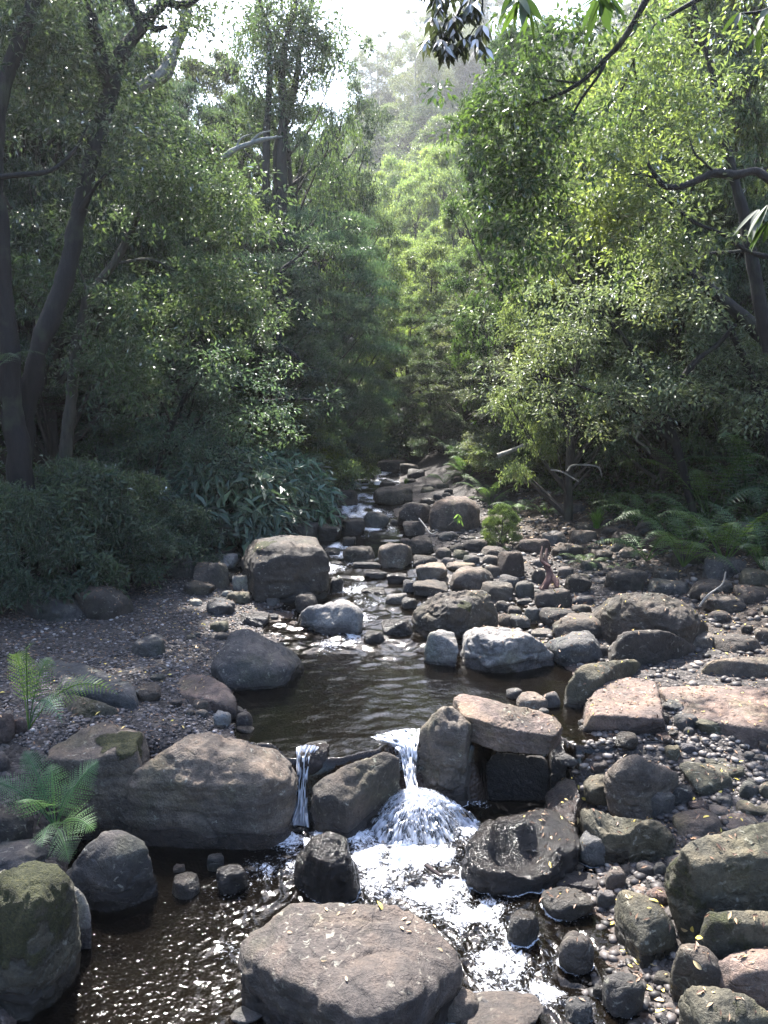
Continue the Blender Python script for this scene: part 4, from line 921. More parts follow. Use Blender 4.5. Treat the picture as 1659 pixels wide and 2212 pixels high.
# single conspicuous fallen leaves
def fallen_leaf(u, v, ln, col, label, group=None):
    d = ray(u, v); q = AB.ray_cast(Vector((0, 0, CAMZ)), Vector(d))
    if q[0] is None: return
    gq = np.random.default_rng(int(u * 7 + v)); Nn = nrm(np.array([tuple(q[1])]) + .2 * randn3(gq, 1)); D = nrm(np.cross(Nn, randn3(gq, 1)))
    S = np.cross(D, Nn); n = 9; t = np.linspace(0, 1, n); wd = ln * .2 * np.sin(np.pi * t ** .85) ** .8
    C = D * (t[:, None] - .5) * ln + Nn * (.006 + .06 * ln * np.sin(t * np.pi)[:, None])
    V = np.concatenate([C - S * wd[:, None] + Nn * wd[:, None] * .3, C, C + S * wd[:, None] + Nn * wd[:, None] * .3])
    i = np.arange(n - 1); F = np.concatenate([np.stack([i, i + 1, n + i + 1, n + i], 1), np.stack([n + i, n + i + 1, 2 * n + i + 1, 2 * n + i], 1)])
    o = add('fallen_leaf', mesh_np('fallen_leaf', V, F, {'var': np.full(len(V), col)}, True, M_LITTER)); o.location = q[0]
    tag(o, label, 'leaf', group)
fallen_leaf(*px('R4', 818, 1440), .06, 1., 'bright yellow fallen leaf at the far edge of the leaf dotted boulder')
for k, (x, y) in enumerate([(310,475),(490,362),(548,380),(635,375),(885,410),(903,430),(940,378),(963,400),(1030,447),(905,475),(1062,562),(480,612),(595,710),(870,458)]):
    fallen_leaf(900 + x * .7836 if False else (900 + x * .7836) * .5486, (3300 + y * .7836) * .5486, .035, .9 if k % 3 else .72, 'small pale fallen leaf on top of the leaf dotted boulder', 'leaves on the leaf dotted boulder')
for k, (x, y) in enumerate([(665,1255),(560,1385),(660,1365),(585,1437),(620,1550),(745,1540),(820,1600),(935,1635),(900,1770),(980,1780),(965,1850),(975,1920),(1225,1450),(1090,905),(1350,760),(1355,525),(970,1110),(1180,560),(1270,680),(440,700),(460,490),(490,560),(1210,1620),(930,1215),(1180,1385),(1130,1390)]):
    fallen_leaf(*px('R5', x, y), .055, 1. if k % 3 != 1 else .93, 'yellow fallen leaf among the dark stones of the gully', 'yellow leaves in the gully')
# ------------------------------------------------------------------ foliage builders
def crown_mesh(name, seed, Wd, H, hb, ncl, ntw, lpt, cr, ll, lr, droop, shape='dome', material=None, up=.25, flat=.55, skew=.0):
    """returns crown mesh + trunk mesh"""
    g = np.random.default_rng(seed)
    c = []
    for k in range(ncl):
        t = g.uniform(0, 1) ** .85; ph = g.uniform(0, 2 * np.pi)
        if shape == 'dome': Rm = math.sqrt(max(0, 1 - ((t - .3) / .72) ** 2))
        elif shape == 'cone': Rm = (1 - t) ** .8 * .95 + .05
        elif shape == 'column': Rm = .55 + .45 * math.sin(t * 3.1)
        else: Rm = math.sqrt(max(0, 1 - t * t)) if t < 1 else 0
        rr = math.sqrt(g.uniform(.3, 1)) * Rm
        c.append((math.cos(ph) * rr * Wd / 2, math.sin(ph) * rr * Wd / 2, hb + t * (H - hb) * .95))
    c = np.array(c); cs = g.uniform(.65, 1.3, ncl) * cr
    rad = nrm(np.stack([c[:, 0], c[:, 1], .15 * H * np.ones(ncl) * 0 + .001], 1)); 
    nT = ncl * ntw; ci = np.repeat(np.arange(ncl), ntw)
    d = nrm(rad[ci] * .55 + randn3(g, nT) * np.array([.75, .75, .5]) + np.array([0, 0, up]))
    d[:, 2] *= flat; tl = cs[ci] * g.uniform(.55, 1.15, nT)
    n = nT * lpt; ti = np.repeat(np.arange(nT), lpt)
    s = g.uniform(.25, 1.05, n)
    P = c[ci][ti] + d[ti] * (s * tl[ti])[:, None]; P[:, 2] -= droop * (s ** 2) * tl[ti]
    P += randn3(g, n) * ll * .35
    D = nrm(d[ti] * .6 + randn3(g, n) * .55 + np.array([0, 0, -droop * 1.1]))
    Nn = nrm(randn3(g, n) * .38 + np.array([0, 0, .9]) + d[ti] * .7)
    L_ = ll * g.uniform(.65, 1.2, n)
    V, F = leafV(P, D, Nn, L_, L_ * lr * g.uniform(.8, 1.2, n), .18, .15)
    clv = g.uniform(-.12, .12, ncl)
    var = np.repeat(np.clip(g.uniform(0, 1, n) * .8 + .1 + clv[ci][ti], 0, 1), 4)
    crown = mesh_np(name + '_crown', V, F, {'var': var}, False, material or M_LEAF)
    parts = []
    th = Wd * .018 + H * .008
    top = np.array([g.normal() * .15, g.normal() * .15, H * .85])
    ts = [np.array([0, 0, -.5]), np.array([g.normal() * .06, g.normal() * .06, H * .2]), np.array([g.normal() * .15, g.normal() * .15, H * .5]), top]
    parts.append(tube(ts, [th * 1.4, th, th * .7, th * .15], 8, .2, seed))
    for k in range(0, ncl, 1 if ncl < 60 else 2):
        hz = max(.1, min(c[k, 2] - np.hypot(c[k, 0], c[k, 1]) * g.uniform(.4, .9), H * .8)); f = hz / (H * .85)
        st_ = np.array([np.interp(hz, [q[2] for q in ts], [q[i] for q in ts]) for i in range(3)])
        m1 = st_ * .55 + c[k] * .45 + g.normal(size=3) * .12 * cr + np.array([0, 0, -.04 * H * .3])
        r0 = th * (.45 - .25 * f)
        parts.append(tube([st_, m1, c[k]], [r0, r0 * .6, r0 * .2], 5, 0, seed, 3))
    Vt, Ft, _ = merge(parts)
    trunk = mesh_np(name + '_trunk', Vt, Ft, {}, True, M_BARK)
    return crown, trunk, Wd, H
K = {}
K['laurelA'] = crown_mesh('laurel', 21, 5, 6, .5, 95, 44, 15, .54, .085, .48, .06, flat=.42, up=.12)
K['laurelB'] = crown_mesh('laurel', 22, 5.5, 6, .4, 95, 44, 15, .58, .09, .46, .1, flat=.4, up=.1)
K['laurelC'] = crown_mesh('laurel', 23, 4.6, 6.5, .5, 95, 44, 15, .5, .08, .5, .04, flat=.45, up=.15)
K['raisedA'] = crown_mesh('raised', 121, 5, 6, 1.3, 100, 42, 15, .52, .08, .48, .08, flat=.42, up=.12)
K['raisedB'] = crown_mesh('raised', 122, 5.5, 6.2, 1.2, 100, 42, 15, .54, .085, .46, .1, flat=.4, up=.1)
K['raisedC'] = crown_mesh('raised', 123, 4.6, 6.4, 1.3, 100, 42, 15, .48, .078, .5, .05, flat=.45, up=.12)
K['layered'] = crown_mesh('layered', 24, 5.5, 6, 1.0, 70, 80, 16, .95, .065, .32, .06, flat=.2, up=.05)
K['yellow'] = crown_mesh('yellowgreen', 25, 5, 6, .6, 90, 42, 13, .55, .09, .5, .22, flat=.5)
K['sparse'] = crown_mesh('sparse', 27, 5, 8, 2.5, 52, 26, 9, .75, .12, .36, .35)
K['shrub'] = crown_mesh('shrub', 28, 2.6, 1.7, .15, 70, 26, 12, .36, .11, .36, .15, shape='half')
K['shrubB'] = crown_mesh('shrub', 29, 2.8, 2.0, .1, 66, 28, 12, .38, .095, .36, .12, shape='half')
K['lance'] = crown_mesh('lance', 30, 2.6, 1.5, .15, 50, 16, 10, .5, .27, .3, .45, shape='half', material=M_GLOSSLEAF)
K['gum'] = crown_mesh('gum', 31, 5.5, 17, 6.5, 46, 30, 8, 1.1, .3, .24, .35, shape='column')
K['far'] = crown_mesh('far', 32, 8, 9, .5, 80, 40, 9, 1.3, .25, .4, .2)
def plant(kind, u, y, vtop, wpx, color, name, label, cat='tree', group=None, bark=(.06, .05, .042), yaw=None, vbase=None):
    if y <= 13.5 and u < 350 and kind[:2] in ('la', 'ra') and kind != 'lance': y += 1.9
    if kind.startswith('laurel') and y <= 17.5 and vtop < 620: kind = 'raised' + kind[-1]
    if kind.startswith('laurel') and y <= 15 and vtop >= 620: y += 1.2
    if y >= 26 and color in (YG, OG, MG): color = tuple(q * 1.45 for q in color)  # sunlight on the far slopes painted in as brighter leaf colour
    crown, trunk, Wd, H = K[kind]
    dep = y * math.cos(PITCH)
    x = (u - 829.5) / FPX * dep
    for _ in range(4):
        g_ = G1(x, y); zt = at_y(u, vtop, y)[2]; zm = (g_ + zt) / 2
        dep = y * math.cos(PITCH) + (CAMZ - zm) * math.sin(PITCH); x = (u - 829.5) / FPX * dep
    h = max(zt - g_, .35); sz = h / H; sx = wpx * dep / FPX / Wd
    sx = min(max(sx, sz * .5), sz * 1.9)
    e = empty(name, (x, y, g_ - .05)); e.rotation_euler = (0, 0, yaw if yaw is not None else rnd.uniform(0, 6.28)); e.scale = (sx, sx, sz)
    c = add('crown', crown, e, (*color, 1)); t = add('trunk', trunk, e, (*bark, 1))
    tag(e, label, cat, group); return e
# leaf colours
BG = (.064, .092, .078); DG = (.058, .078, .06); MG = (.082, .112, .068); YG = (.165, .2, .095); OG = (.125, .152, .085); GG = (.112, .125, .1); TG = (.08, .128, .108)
T = [
 # kind, u, y, vtop, wpx, color, label
 ('laurelA', 330, 27, 150, 330, BG, 'tall blue green tree on the skyline behind the leaning dark trunk'),
 ('laurelC', 470, 27, 100, 300, GG, 'hazy grey green tree topping the skyline under the open sky'),
 ('laurelB', 580, 25, 215, 330, MG, 'dense green tree below the thin stemmed skyline tree'),
 ('laurelA', 690, 31, 255, 260, BG, 'bushy tree on the near slope where the ridge drops to the notch'),
 ('laurelC', 745, 34, 335, 230, OG, 'olive green tree at the low end of the near ridge'),
 ('layered', 700, 21, 400, 300, TG, 'blue green tree with flat layered shelves of foliage'),
 ('layered', 715, 19.5, 590, 250, BG, 'lower blue green layered tree leaning over the stream'),
 ('laurelB', 790, 33, 470, 190, YG, 'bright green tree closing the valley behind the layered trees'),
 ('laurelA', 250, 16, 170, 420, BG, 'dark bluish tree filling the space behind the leaning trunk'),
 ('laurelC', 420, 19, 270, 380, MG, 'green tree with spreading crown beside the dead pale limb'),
 ('laurelB', 540, 18, 400, 320, DG, 'dark glossy tree behind the small forked tree'),
 ('laurelA', 380, 14.5, 430, 400, MG, 'glossy tree with outreaching boughs above the lance leaved shrub'),
 ('laurelC', 130, 13, 330, 380, BG, 'dark tree crowding the leaning trunk halfway up'),
 ('laurelB', 40, 12.5, 120, 420, DG, 'very dark tree at the valley edge behind the leaning trunk'),
 ('laurelA', 240, 13, 640, 380, DG, 'shaded low tree between leaning trunk and forked tree'),
 ('laurelC', 470, 14.5, 640, 340, DG, 'shaded glossy tree hanging over the yellowish bush'),
 ('laurelB', 600, 17, 660, 260, MG, 'sunlit edged tree bending toward the stream'),
 ('laurelA', 690, 21, 760, 230, BG, 'low tree with dark hanging boughs over the stream bend'),
 ('laurelB', 770, 26, 800, 150, MG, 'low green tree where the stream disappears'),
 ('laurelC', 40, 11.5, 700, 300, DG, 'low dark tree at the foot of the leaning trunk'),
 ('laurelB', 860, 58, 330, 170, YG, 'bright yellow green tree below the pale gum trees'),
 ('laurelA', 900, 48, 400, 200, OG, 'rounded sunlit tree halfway down the sunny slope'),
 ('laurelC', 960, 52, 300, 220, YG, 'sunlit tree on the sunny slope under the gum trees'),
 ('laurelB', 1010, 42, 230, 240, OG, 'yellowish tree meeting the dark hanging foliage'),
 ('laurelA', 930, 36, 520, 240, OG, 'green tree right behind the rounded centre tree'),
 ('laurelC', 850, 40, 500, 200, YG, 'glowing pale green tree in the centre of the valley'),
 ('laurelB', 890, 29, 630, 215, MG, 'rounded green tree standing at the centre of the valley over the far stream'),
 ('laurelC', 925, 25, 770, 170, DG, 'low dark tree under the rounded centre tree'),
 ('laurelA', 1020, 30, 420, 260, OG, 'sunlit tree on the slope beside the rounded centre tree'),
 ('laurelB', 1100, 27, 300, 300, MG, 'broad green tree high on the sunny slope'),
 ('laurelC', 1010, 24, 640, 240, MG, 'green tree with pale leaves just beside the rounded centre tree'),
 ('laurelA', 1100, 22, 560, 300, GG, 'silvery green tree over the pale leaning branch'),
 ('laurelC', 1130, 19, 20, 330, (.05, .08, .035), 'tall dark green tree hanging over the sunny slope'),
 ('laurelB', 1210, 20, 420, 340, MG, 'leafy tree under the tall dark green tree'),
 ('laurelA', 1170, 17.5, 700, 330, GG, 'silvery leaved low tree above the earthen bank'),
 ('yellow', 1330, 16, 60, 430, YG, 'tall yellow green tree with sunlit drooping foliage'),
 ('laurelA', 1300, 16, 560, 340, GG, 'grey green tree behind the fallen trunk'),
 ('yellow', 1240, 14, 340, 260, OG, 'drooping bright leaved tree reaching down over the slope'),
 ('yellow', 1480, 14, -160, 480, OG, 'tall drooping tree rising out of the frame beyond the slender trunk'),
 ('laurelB', 1600, 13.5, -180, 430, MG, 'tall dense tree at the valley edge above the snaking bough'),
 ('yellow', 1450, 13.5, 300, 360, MG, 'leafy tree under the snaking bough'),
 ('laurelA', 1590, 13, 420, 330, GG, 'silvery tree behind the slender trunk'),
 ('laurelC', 1400, 14, 660, 320, DG, 'dark low tree over the undercut bank'),
 ('laurelB', 1560, 12.5, 700, 300, DG, 'dark tree behind the bracken'),
 ('laurelB', 1300, 26, 120, 380, OG, 'sunlit tree high above the drooping foliage'),
 ('laurelA', 1450, 24, -50, 380, YG, 'yellow tree glowing through the gaps high on the slope'),
]
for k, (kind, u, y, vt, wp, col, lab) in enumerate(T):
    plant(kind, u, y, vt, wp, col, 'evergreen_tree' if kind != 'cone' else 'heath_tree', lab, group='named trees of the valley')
for (kind, u, y, vt, wp, col, lab) in [
 ('laurelB', 90, 12, -260, 420, DG, 'very tall dark tree rising out of the frame above the leaning trunk'),
 ('laurelB', 400, 24, 150, 300, BG, 'hazy tree filling the skyline beside the pale limb'),
 ('laurelC', 530, 23, 190, 280, MG, 'rounded tree at the foot of the skyline stems'),
 ('laurelA', 330, 15.5, 210, 340, BG, 'dense bluish tree behind the pale limb'),
 ('laurelA', -30, 13, -330, 420, DG, 'tall dark tree at the valley edge, half outside the frame'),
 ('laurelC', 190, 14.5, -150, 380, DG, 'tall dark tree between the leaning trunk and the pale limb'),
 ('laurelB', 60, 15, -120, 420, BG, 'bluish tree filling the dark upper corner'),
 ('laurelA', 230, 17, 30, 330, BG, 'tall bluish tree right behind the fork of the leaning trunk'),
 ('laurelC', 560, 16, 520, 330, BG, 'bluish tree between the forked tree and the layered trees'),
 ('laurelB', 300, 12.5, 760, 380, BG, 'low bluish tree hanging over the dark rounded shrub'),
 ('laurelA', 520, 15.5, 790, 340, MG, 'low tree hanging over the lance leaved thicket'),
 ('laurelC', 660, 19, 830, 220, BG, 'low tree hanging over the olive bush'),
 ('laurelB', 90, 11.5, 850, 300, BG, 'lowest shaded tree by the edge trunk'),
 ('laurelA', 1240, 16.5, 760, 300, GG, 'low silvery tree over the fallen branches'),
 ('laurelB', 1380, 15, 740, 320, OG, 'low green tree hanging over the undercut bank'),
 ('laurelC', 1500, 14, 780, 300, MG, 'low green tree right above the bracken'),
 ('laurelB', 1620, 13, 760, 280, MG, 'low green tree over the outer bracken'),
 ('laurelA', 870, 70, 390, 120, YG, 'small bright tree at the very centre of the valley'),
 ('laurelC', 940, 60, 440, 160, YG, 'second bright tree at the centre of the valley'),
 ('laurelB', 835, 50, 560, 110, YG, 'glowing tree at the low end of the sunny slope')]:
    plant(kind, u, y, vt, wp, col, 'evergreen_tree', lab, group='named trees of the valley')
# skyline sparse tree with thin stems
plant('sparse', 625, 21, -60, 270, MG, 'slender_tree', 'thin stemmed open tree standing up against the white sky', bark=(.05, .042, .035))
plant('sparse', 735, 26, 120, 150, DG, 'slender_tree', 'second open tree whose twigs fringe the white sky', bark=(.05, .042, .035))
# shrubs along the banks
S_ = [
 ('lance', 420, 14.5, 950, 280, TG, 'lance leaved shrub with arching glossy sprays under the green boughs'),
 ('lance', 560, 14.5, 1010, 260, TG, 'glossy lance leaved shrub spilling toward the tall block boulder'),
 ('lance', 480, 13, 1030, 300, BG, 'dark glossy lance leaved shrub in the middle of the thicket'),
 ('lance', 330, 12, 1100, 220, BG, 'lance leaved shrub with white glinting leaves above the stones'),
 ('shrub', 150, 10.0, 1040, 330, DG, 'dark rounded shrub behind the hunched brown boulder'),
 ('shrubB', 275, 10.7, 1060, 300, DG, 'low dark shrub trailing over the gravel beach'),
 ('shrub', 20, 9.0, 1090, 220, DG, 'shaded shrub at the foot of the leaning trunk'),
 ('shrubB', 330, 13.5, 980, 280, BG, 'bluish shrub behind the glossy thicket'),
 ('shrub', 560, 16.5, 880, 260, (.10, .12, .03), 'yellowish bush above the glossy thicket'),
 ('shrubB', 650, 17.5, 900, 210, OG, 'olive bush overhanging the stream bank'),
 ('lance', 690, 18.5, 985, 130, MG, 'small lance leaved shrub dipping to the water'),
 ('shrub', 725, 21, 930, 140, OG, 'small bush at the bend of the stream'),
 ('shrubB', 770, 25, 915, 110, MG, 'far bush on the shaded bank at the stream bend'),
 ('lance', 830, 30, 925, 130, OG, 'far shrub of long leaves above the last rocks'),
 ('lance', 895, 26, 915, 130, OG, 'drooping long leaved shrub under the low dark tree'),
 ('shrubB', 960, 23, 900, 130, DG, 'dark bush under the rounded centre tree'),
 ('shrub', 1060, 19, 985, 200, MG, 'leafy bush at the foot of the pale leaning branch'),
 ('shrubB', 1120, 17, 960, 200, OG, 'fresh green bush beside the fallen branches'),
 ('shrub', 1200, 18, 900, 260, GG, 'grey green bush over the earthen bank'),
 ('shrubB', 1330, 15.5, 880, 260, DG, 'dark bush on the undercut bank'),
 ('shrub', 1480, 14.5, 860, 280, DG, 'dark bush behind the large bracken'),
 ('shrubB', 1620, 13.5, 880, 240, DG, 'dense dark bush at the edge of the bracken'),
 ('shrub', 1560, 13.2, 1000, 240, DG, 'low dark bush under the bracken fronds'),
 ('shrubB', 1085, 12.6, 1128, 75, (.09, .12, .05), 'small pale green bush among the bank stones'),
 ('shrub', 1010, 19.5, 1035, 90, OG, 'tiny bush behind the pinkish round boulder'),
]
for k, (kind, u, y, vt, wp, col, lab) in enumerate(S_):
    left_ = u < 760
    plant(kind, u, y, vt - (45 if y < 20 else 15), wp * 1.15, tuple(q * (1.35 if left_ else 1.2) for q in col), 'shrub', lab, 'shrub', 'shrubs along the banks')  # leaf colours lightened, most on the left bank, replacing missing sky light
for k, (x, y, s_, kd) in enumerate([(-7.5,3.5,.8,'laurelC'),(8.,3.5,.8,'laurelA'),(-8.2,7,.85,'laurelB'),(8.6,7.5,.9,'laurelB')]):  # unseen side trees, added to block sky light on the rock fronts
    e = empty('evergreen_tree', (x, y, G1(x, y) - .2)); e.scale = (s_, s_, s_); e.rotation_euler = (0, 0, k * 1.3)
    add('crown', K[kd][0], e, (*DG, 1)); add('trunk', K[kd][1], e, (.06, .05, .042, 1)); tag(e, 'unseen evergreen tree added beside the viewpoint to block sky light', 'tree', 'trees added to block sky light')
# gum trees on the far hill
for k in range(26):
    u = rnd.uniform(800, 1075); y = rnd.uniform(112, 155); vt = 250 - (u - 800) * .5 + rnd.uniform(-35, 60)
    if u < 850: vt = 215 + rnd.uniform(-20, 60)
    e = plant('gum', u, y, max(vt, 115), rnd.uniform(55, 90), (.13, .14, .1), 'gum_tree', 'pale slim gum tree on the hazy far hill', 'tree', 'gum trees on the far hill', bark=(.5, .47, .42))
    h = rnd.uniform(14, 22) / 17; e.scale = (h * .9, h * .9, h)
# far hill woods and fillers on both slopes
for k in range(70):
    y = rnd.uniform(62, 150); x = rnd.uniform(-.12, .35) * y
    e = empty('evergreen_tree', (x, y, G1(x, y) - .3)); s = rnd.uniform(.8, 1.3); e.scale = (s, s, s); e.rotation_euler = (0, 0, rnd.uniform(0, 6.28))
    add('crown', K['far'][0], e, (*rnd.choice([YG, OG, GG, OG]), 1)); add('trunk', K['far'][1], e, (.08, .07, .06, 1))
    tag(e, 'tree in the unbroken wood covering the far hill', 'tree', 'wood on the far hill')
for k in range(260):
    y = rnd.uniform(16, 60); side = rnd.choice([-1, 1]); d0 = np.interp(y, [12, 17, 26, 45, 60], [8.0, 7.5, 7.0, 7.5, 5]); x = side * (d0 + rnd.random() ** .8 * (y * .55 + 3 - d0 * .5))
    if abs(x) > y * .62 + 2: continue
    ztop = G1(x, y) + (5.5 if y < 30 else 7.); us, vs = to_px(np.array([x, y, ztop]))
    if vs < np.interp(us, [300, 400, 560, 640, 700, 760, 800, 860, 1000, 1100], [-400, 160, 170, 230, 280, 320, 340, 320, 240, -400]): continue
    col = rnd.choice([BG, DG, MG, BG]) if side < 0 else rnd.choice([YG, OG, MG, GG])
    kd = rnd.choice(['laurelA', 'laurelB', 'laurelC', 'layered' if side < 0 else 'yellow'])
    s = rnd.uniform(.6, .95) * (1 if y < 30 else 1.15)
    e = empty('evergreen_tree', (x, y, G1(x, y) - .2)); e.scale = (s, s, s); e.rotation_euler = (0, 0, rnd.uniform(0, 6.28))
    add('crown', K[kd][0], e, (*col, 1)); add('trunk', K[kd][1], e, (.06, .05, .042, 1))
    cw = {BG: 'bluish', DG: 'dark green', MG: 'mid green', YG: 'yellow green', OG: 'olive green', GG: 'grey green'}[col]
    bw = 'near' if y < 27 else 'middle' if y < 42 else 'far'; hw_ = 'low' if abs(x) < y * .22 + 3 else 'halfway up' if abs(x) < y * .38 + 3 else 'high'
    if side < 0: tag(e, f'{cw} tree packed among others {hw_} on the {bw} shaded slope', 'tree', 'wood on the shaded slope')
    else: tag(e, f'{cw} tree packed among others {hw_} on the {bw} sunny slope', 'tree', 'wood on the sunny slope')
# ------------------------------------------------------------------ trunks and boughs read from the photograph
def P3(lst): return [at_y(u, v, y) for u, v, y in lst]
def bough_leaves(paths, n, ll, lr, seed, spread=.35, droop=.5, tmin=.3):
    g = np.random.default_rng(seed); Ps = []; per = 46; nc = max(4, int(n * 1.5 / per))
    for pts in paths:
        pts = np.array(pts); m = len(pts); t = g.uniform(tmin, 1, nc) * (m - 1)
        Ps.append(np.stack([np.interp(t, range(m), pts[:, i]) for i in range(3)], 1))
    C = np.concatenate(Ps); C = C + randn3(g, len(C)) * spread * np.array([.7, .7, .45]); ci = np.repeat(np.arange(len(C)), per); N_ = len(ci)
    d = nrm(randn3(g, N_) * np.array([1, 1, .45]) + np.array([0, 0, .12])); rr = (g.uniform(.05, 1, N_) ** .6) * spread * .55 * g.uniform(.7, 1.3, len(C))[ci]
    P = C[ci] + d * rr[:, None]; P[:, 2] -= droop * rr * 1.2
    D = nrm(d * .8 + randn3(g, N_) * .4 + np.array([0, 0, -droop])); Nn = nrm(randn3(g, N_) * .4 + d * .4 + np.array([0, 0, 1.]))
    L_ = ll * g.uniform(.65, 1.15, N_); V, F = leafV(P, D, Nn, L_, L_ * lr, .15, .12)
    clv = g.uniform(-.15, .15, len(C))
    return V, F, {'var': np.repeat(np.clip(g.uniform(0.1, .85, N_) + clv[ci], 0, 1), 4)}
def custom_tree(name, label, limbs, leafpaths, color, bark, cat='tree', ln=400, ll=.085, lr=.45, seed=1, spread=.35, droop=.25, crown_name='crown', extra=None):
    base = np.array(at_y(*limbs[0][0][0])); e = empty(name, tuple(base)); tag(e, label, cat)
    parts = [tube(P3(pts), r, 12 if max(r) > .05 else 7, .22, seed + i, 5) for i, (pts, r) in enumerate(limbs)]
    V, F, _ = merge(parts); add('trunk' if name != 'dead_branch' else 'stem', mesh_np('trunk', V - base, F, {}, True, M_BARK), e, (*bark, 1))
    if leafpaths:
        V, F, A = bough_leaves([P3(p) for p in leafpaths], ln, ll, lr, seed, spread, droop, .15)
        add(crown_name, mesh_np('crown', V - base, F, A, False, M_LEAF), e, (*color, 1))
    return e
BK = (.012, .011, .011)
custom_tree('leaning_tree', 'big dark leaning trunk forking near the top of the frame', [
  ([(25,1285,9.72),(48,960,9.72),(62,860,9.72),(88,740,9.72),(125,650,9.83),(150,570,9.94),(168,470,10.06),(195,350,10.17),(218,270,10.29),(240,190,10.40),(265,115,10.51),(312,52,10.62),(352,5,10.74),(390,-60,10.85)], [q * .95 for q in [.17,.15,.135,.12,.12,.11,.1,.1,.105,.1,.095,.085,.07,.06]]),
  ([(312,52,10.62),(285,15,10.62),(265,-30,10.62),(240,-120,10.51)], [.1,.07,.06,.04]), ([(312,52,10.62),(335,62,10.51),(360,58,10.40)], [.05,.04,.02]),
  ([(240,190,10.40),(215,110,10.29),(195,20,10.17),(170,-80,10.17)], [.11,.08,.06,.04]),
  ([(352,5,10.74),(400,10,10.85),(440,-10,10.96)], [.05,.04,.03]),
  ([(168,470,10.06),(195,420,9.94),(225,380,9.83),(260,360,9.83)], [.05,.03,.02,.01])],
  [[(240,-120,10.51),(120,-60,10.17),(20,-20,9.94)], [(195,20,10.17),(120,60,10.40),(30,90,10.40)], [(170,-80,10.17),(90,20,10.06),(10,160,10.06)], [(265,-30,10.62),(320,-10,10.85),(420,-20,11.08)],
   [(215,110,10.29),(150,150,10.17),(60,200,10.06)], [(120,60,10.29),(60,120,10.40),(-20,200,10.40)],[(225,380,9.83),(280,340,9.83),(330,300,9.83)]], DG, BK, ln=1500, ll=.085, seed=41, spread=.65)
custom_tree('edge_tree', 'dark trunk standing at the very edge left of the leaning trunk', [
  ([(60,1300,9.25),(45,1010,9.25),(28,900,9.25),(20,760,9.25),(8,620,9.25),(0,500,9.25),(-12,350,9.25),(10,180,9.25),(60,40,9.37),(90,-60,9.37)], [.14,.13,.12,.11,.1,.1,.09,.085,.08,.06]),
  ([(-30,385,9.13),(40,378,9.13),(110,368,9.25),(160,325,9.37),(190,270,9.48)], [.03,.028,.025,.02,.01])],
  [[(60,40,9.37),(20,60,9.25),(-20,120,9.13)], [(90,-60,9.37),(60,20,9.48),(0,80,9.60)]], DG, BK, ln=900, seed=43, spread=.5)
custom_tree('forked_tree', 'slim forked young tree rising between leaning trunk and lance leaved shrub', [
  ([(115,1238,10.5),(125,1090,10.5),(140,1000,10.5),(152,880,10.5),(165,760,10.5),(190,640,10.5)], [.11,.1,.09,.08,.07,.06]),
  ([(190,640,10.5),(245,570,10.4),(280,510,10.4),(305,455,10.3),(345,425,10.2)], [.055,.05,.04,.03,.012]),
  ([(190,640,10.5),(175,590,10.5),(160,540,10.6),(155,450,10.6)], [.03,.022,.018,.01]),
  ([(245,570,10.4),(320,560,10.3),(370,580,10.2),(420,610,10.2)], [.02,.018,.014,.006])],
  [[(305,455,10.3),(400,440,10.3),(520,480,10.6)], [(345,425,10.2),(430,400,10.4),(560,440,10.8)], [(370,580,10.2),(430,610,10.3),(520,660,10.6)], [(280,510,10.4),(330,400,10.3),(420,330,10.6)],
   [(155,450,10.6),(120,560,10.6),(60,640,10.7)], [(420,610,10.2),(500,640,10.4),(590,700,10.8)], [(165,760,10.5),(260,780,10.2),(360,820,10.2)], [(175,590,10.5),(280,680,10.),(400,740,10.3)]], MG, (.06, .055, .045), ln=1300, seed=44, spread=.42, droop=.35)
custom_tree('bare_limb_tree', 'pale lichen covered limb bending up into the white sky', [
  ([(300,190,13.5),(330,175,13.5),(355,158,13.5),(368,135,13.5),(382,95,13.5),(398,55,13.5),(405,0,13.5),(410,-60,13.5)], [.1,.12,.13,.1,.09,.085,.09,.09])], 
  [[(382,95,13.5),(420,60,13.6),(440,20,13.6)]], MG, (.22, .21, .18), ln=120, seed=45)
custom_tree('silvery_snag', 'pale bare snag with twiggy head poking out of the green slope', [
  ([(480,340,17),(510,322,17),(540,310,17),(575,300,17),(610,295,17)], [.06,.055,.05,.04,.02]), ([(540,310,17),(560,290,17),(585,282,17)], [.03,.02,.01]), ([(510,322,17),(520,300,17),(545,288,17)], [.03,.02,.01])], [], DG, (.28, .29, .27), cat='branch')
for q, (lab, pts, rr) in enumerate([
  ('thin dark stem nearest to the open patch of sky', [(570,640,20),(575,330,20),(580,220,20),(583,130,20),(578,60,20),(560,0,20),(540,-40,20)], [.1,.09,.08,.07,.06,.04,.02]),
  ('paired mossy stems rising against the sky', [(606,640,20),(610,330,20),(612,240,20),(608,150,20),(620,80,20),(640,0,20),(655,-60,20)], [.13,.12,.1,.085,.07,.055,.035]),
  ('stem leaning away from the open sky', [(596,640,20.5),(600,330,20.5),(622,250,20.5),(640,170,20.5),(648,100,20.5),(670,20,20.5),(690,-50,20.5)], [.12,.11,.095,.08,.065,.05,.03])]):
    custom_tree('slender_tree', lab, [(pts, rr)], [[pts[3], (pts[4][0] + 30, pts[4][1], pts[4][2]), (pts[5][0] + 60, pts[5][1] + 30, pts[5][2])], [pts[2], pts[4], pts[6]], [pts[1], pts[2], pts[3]]], MG, (.035, .032, .026), ln=700, ll=.12, seed=50 + q, spread=.55)
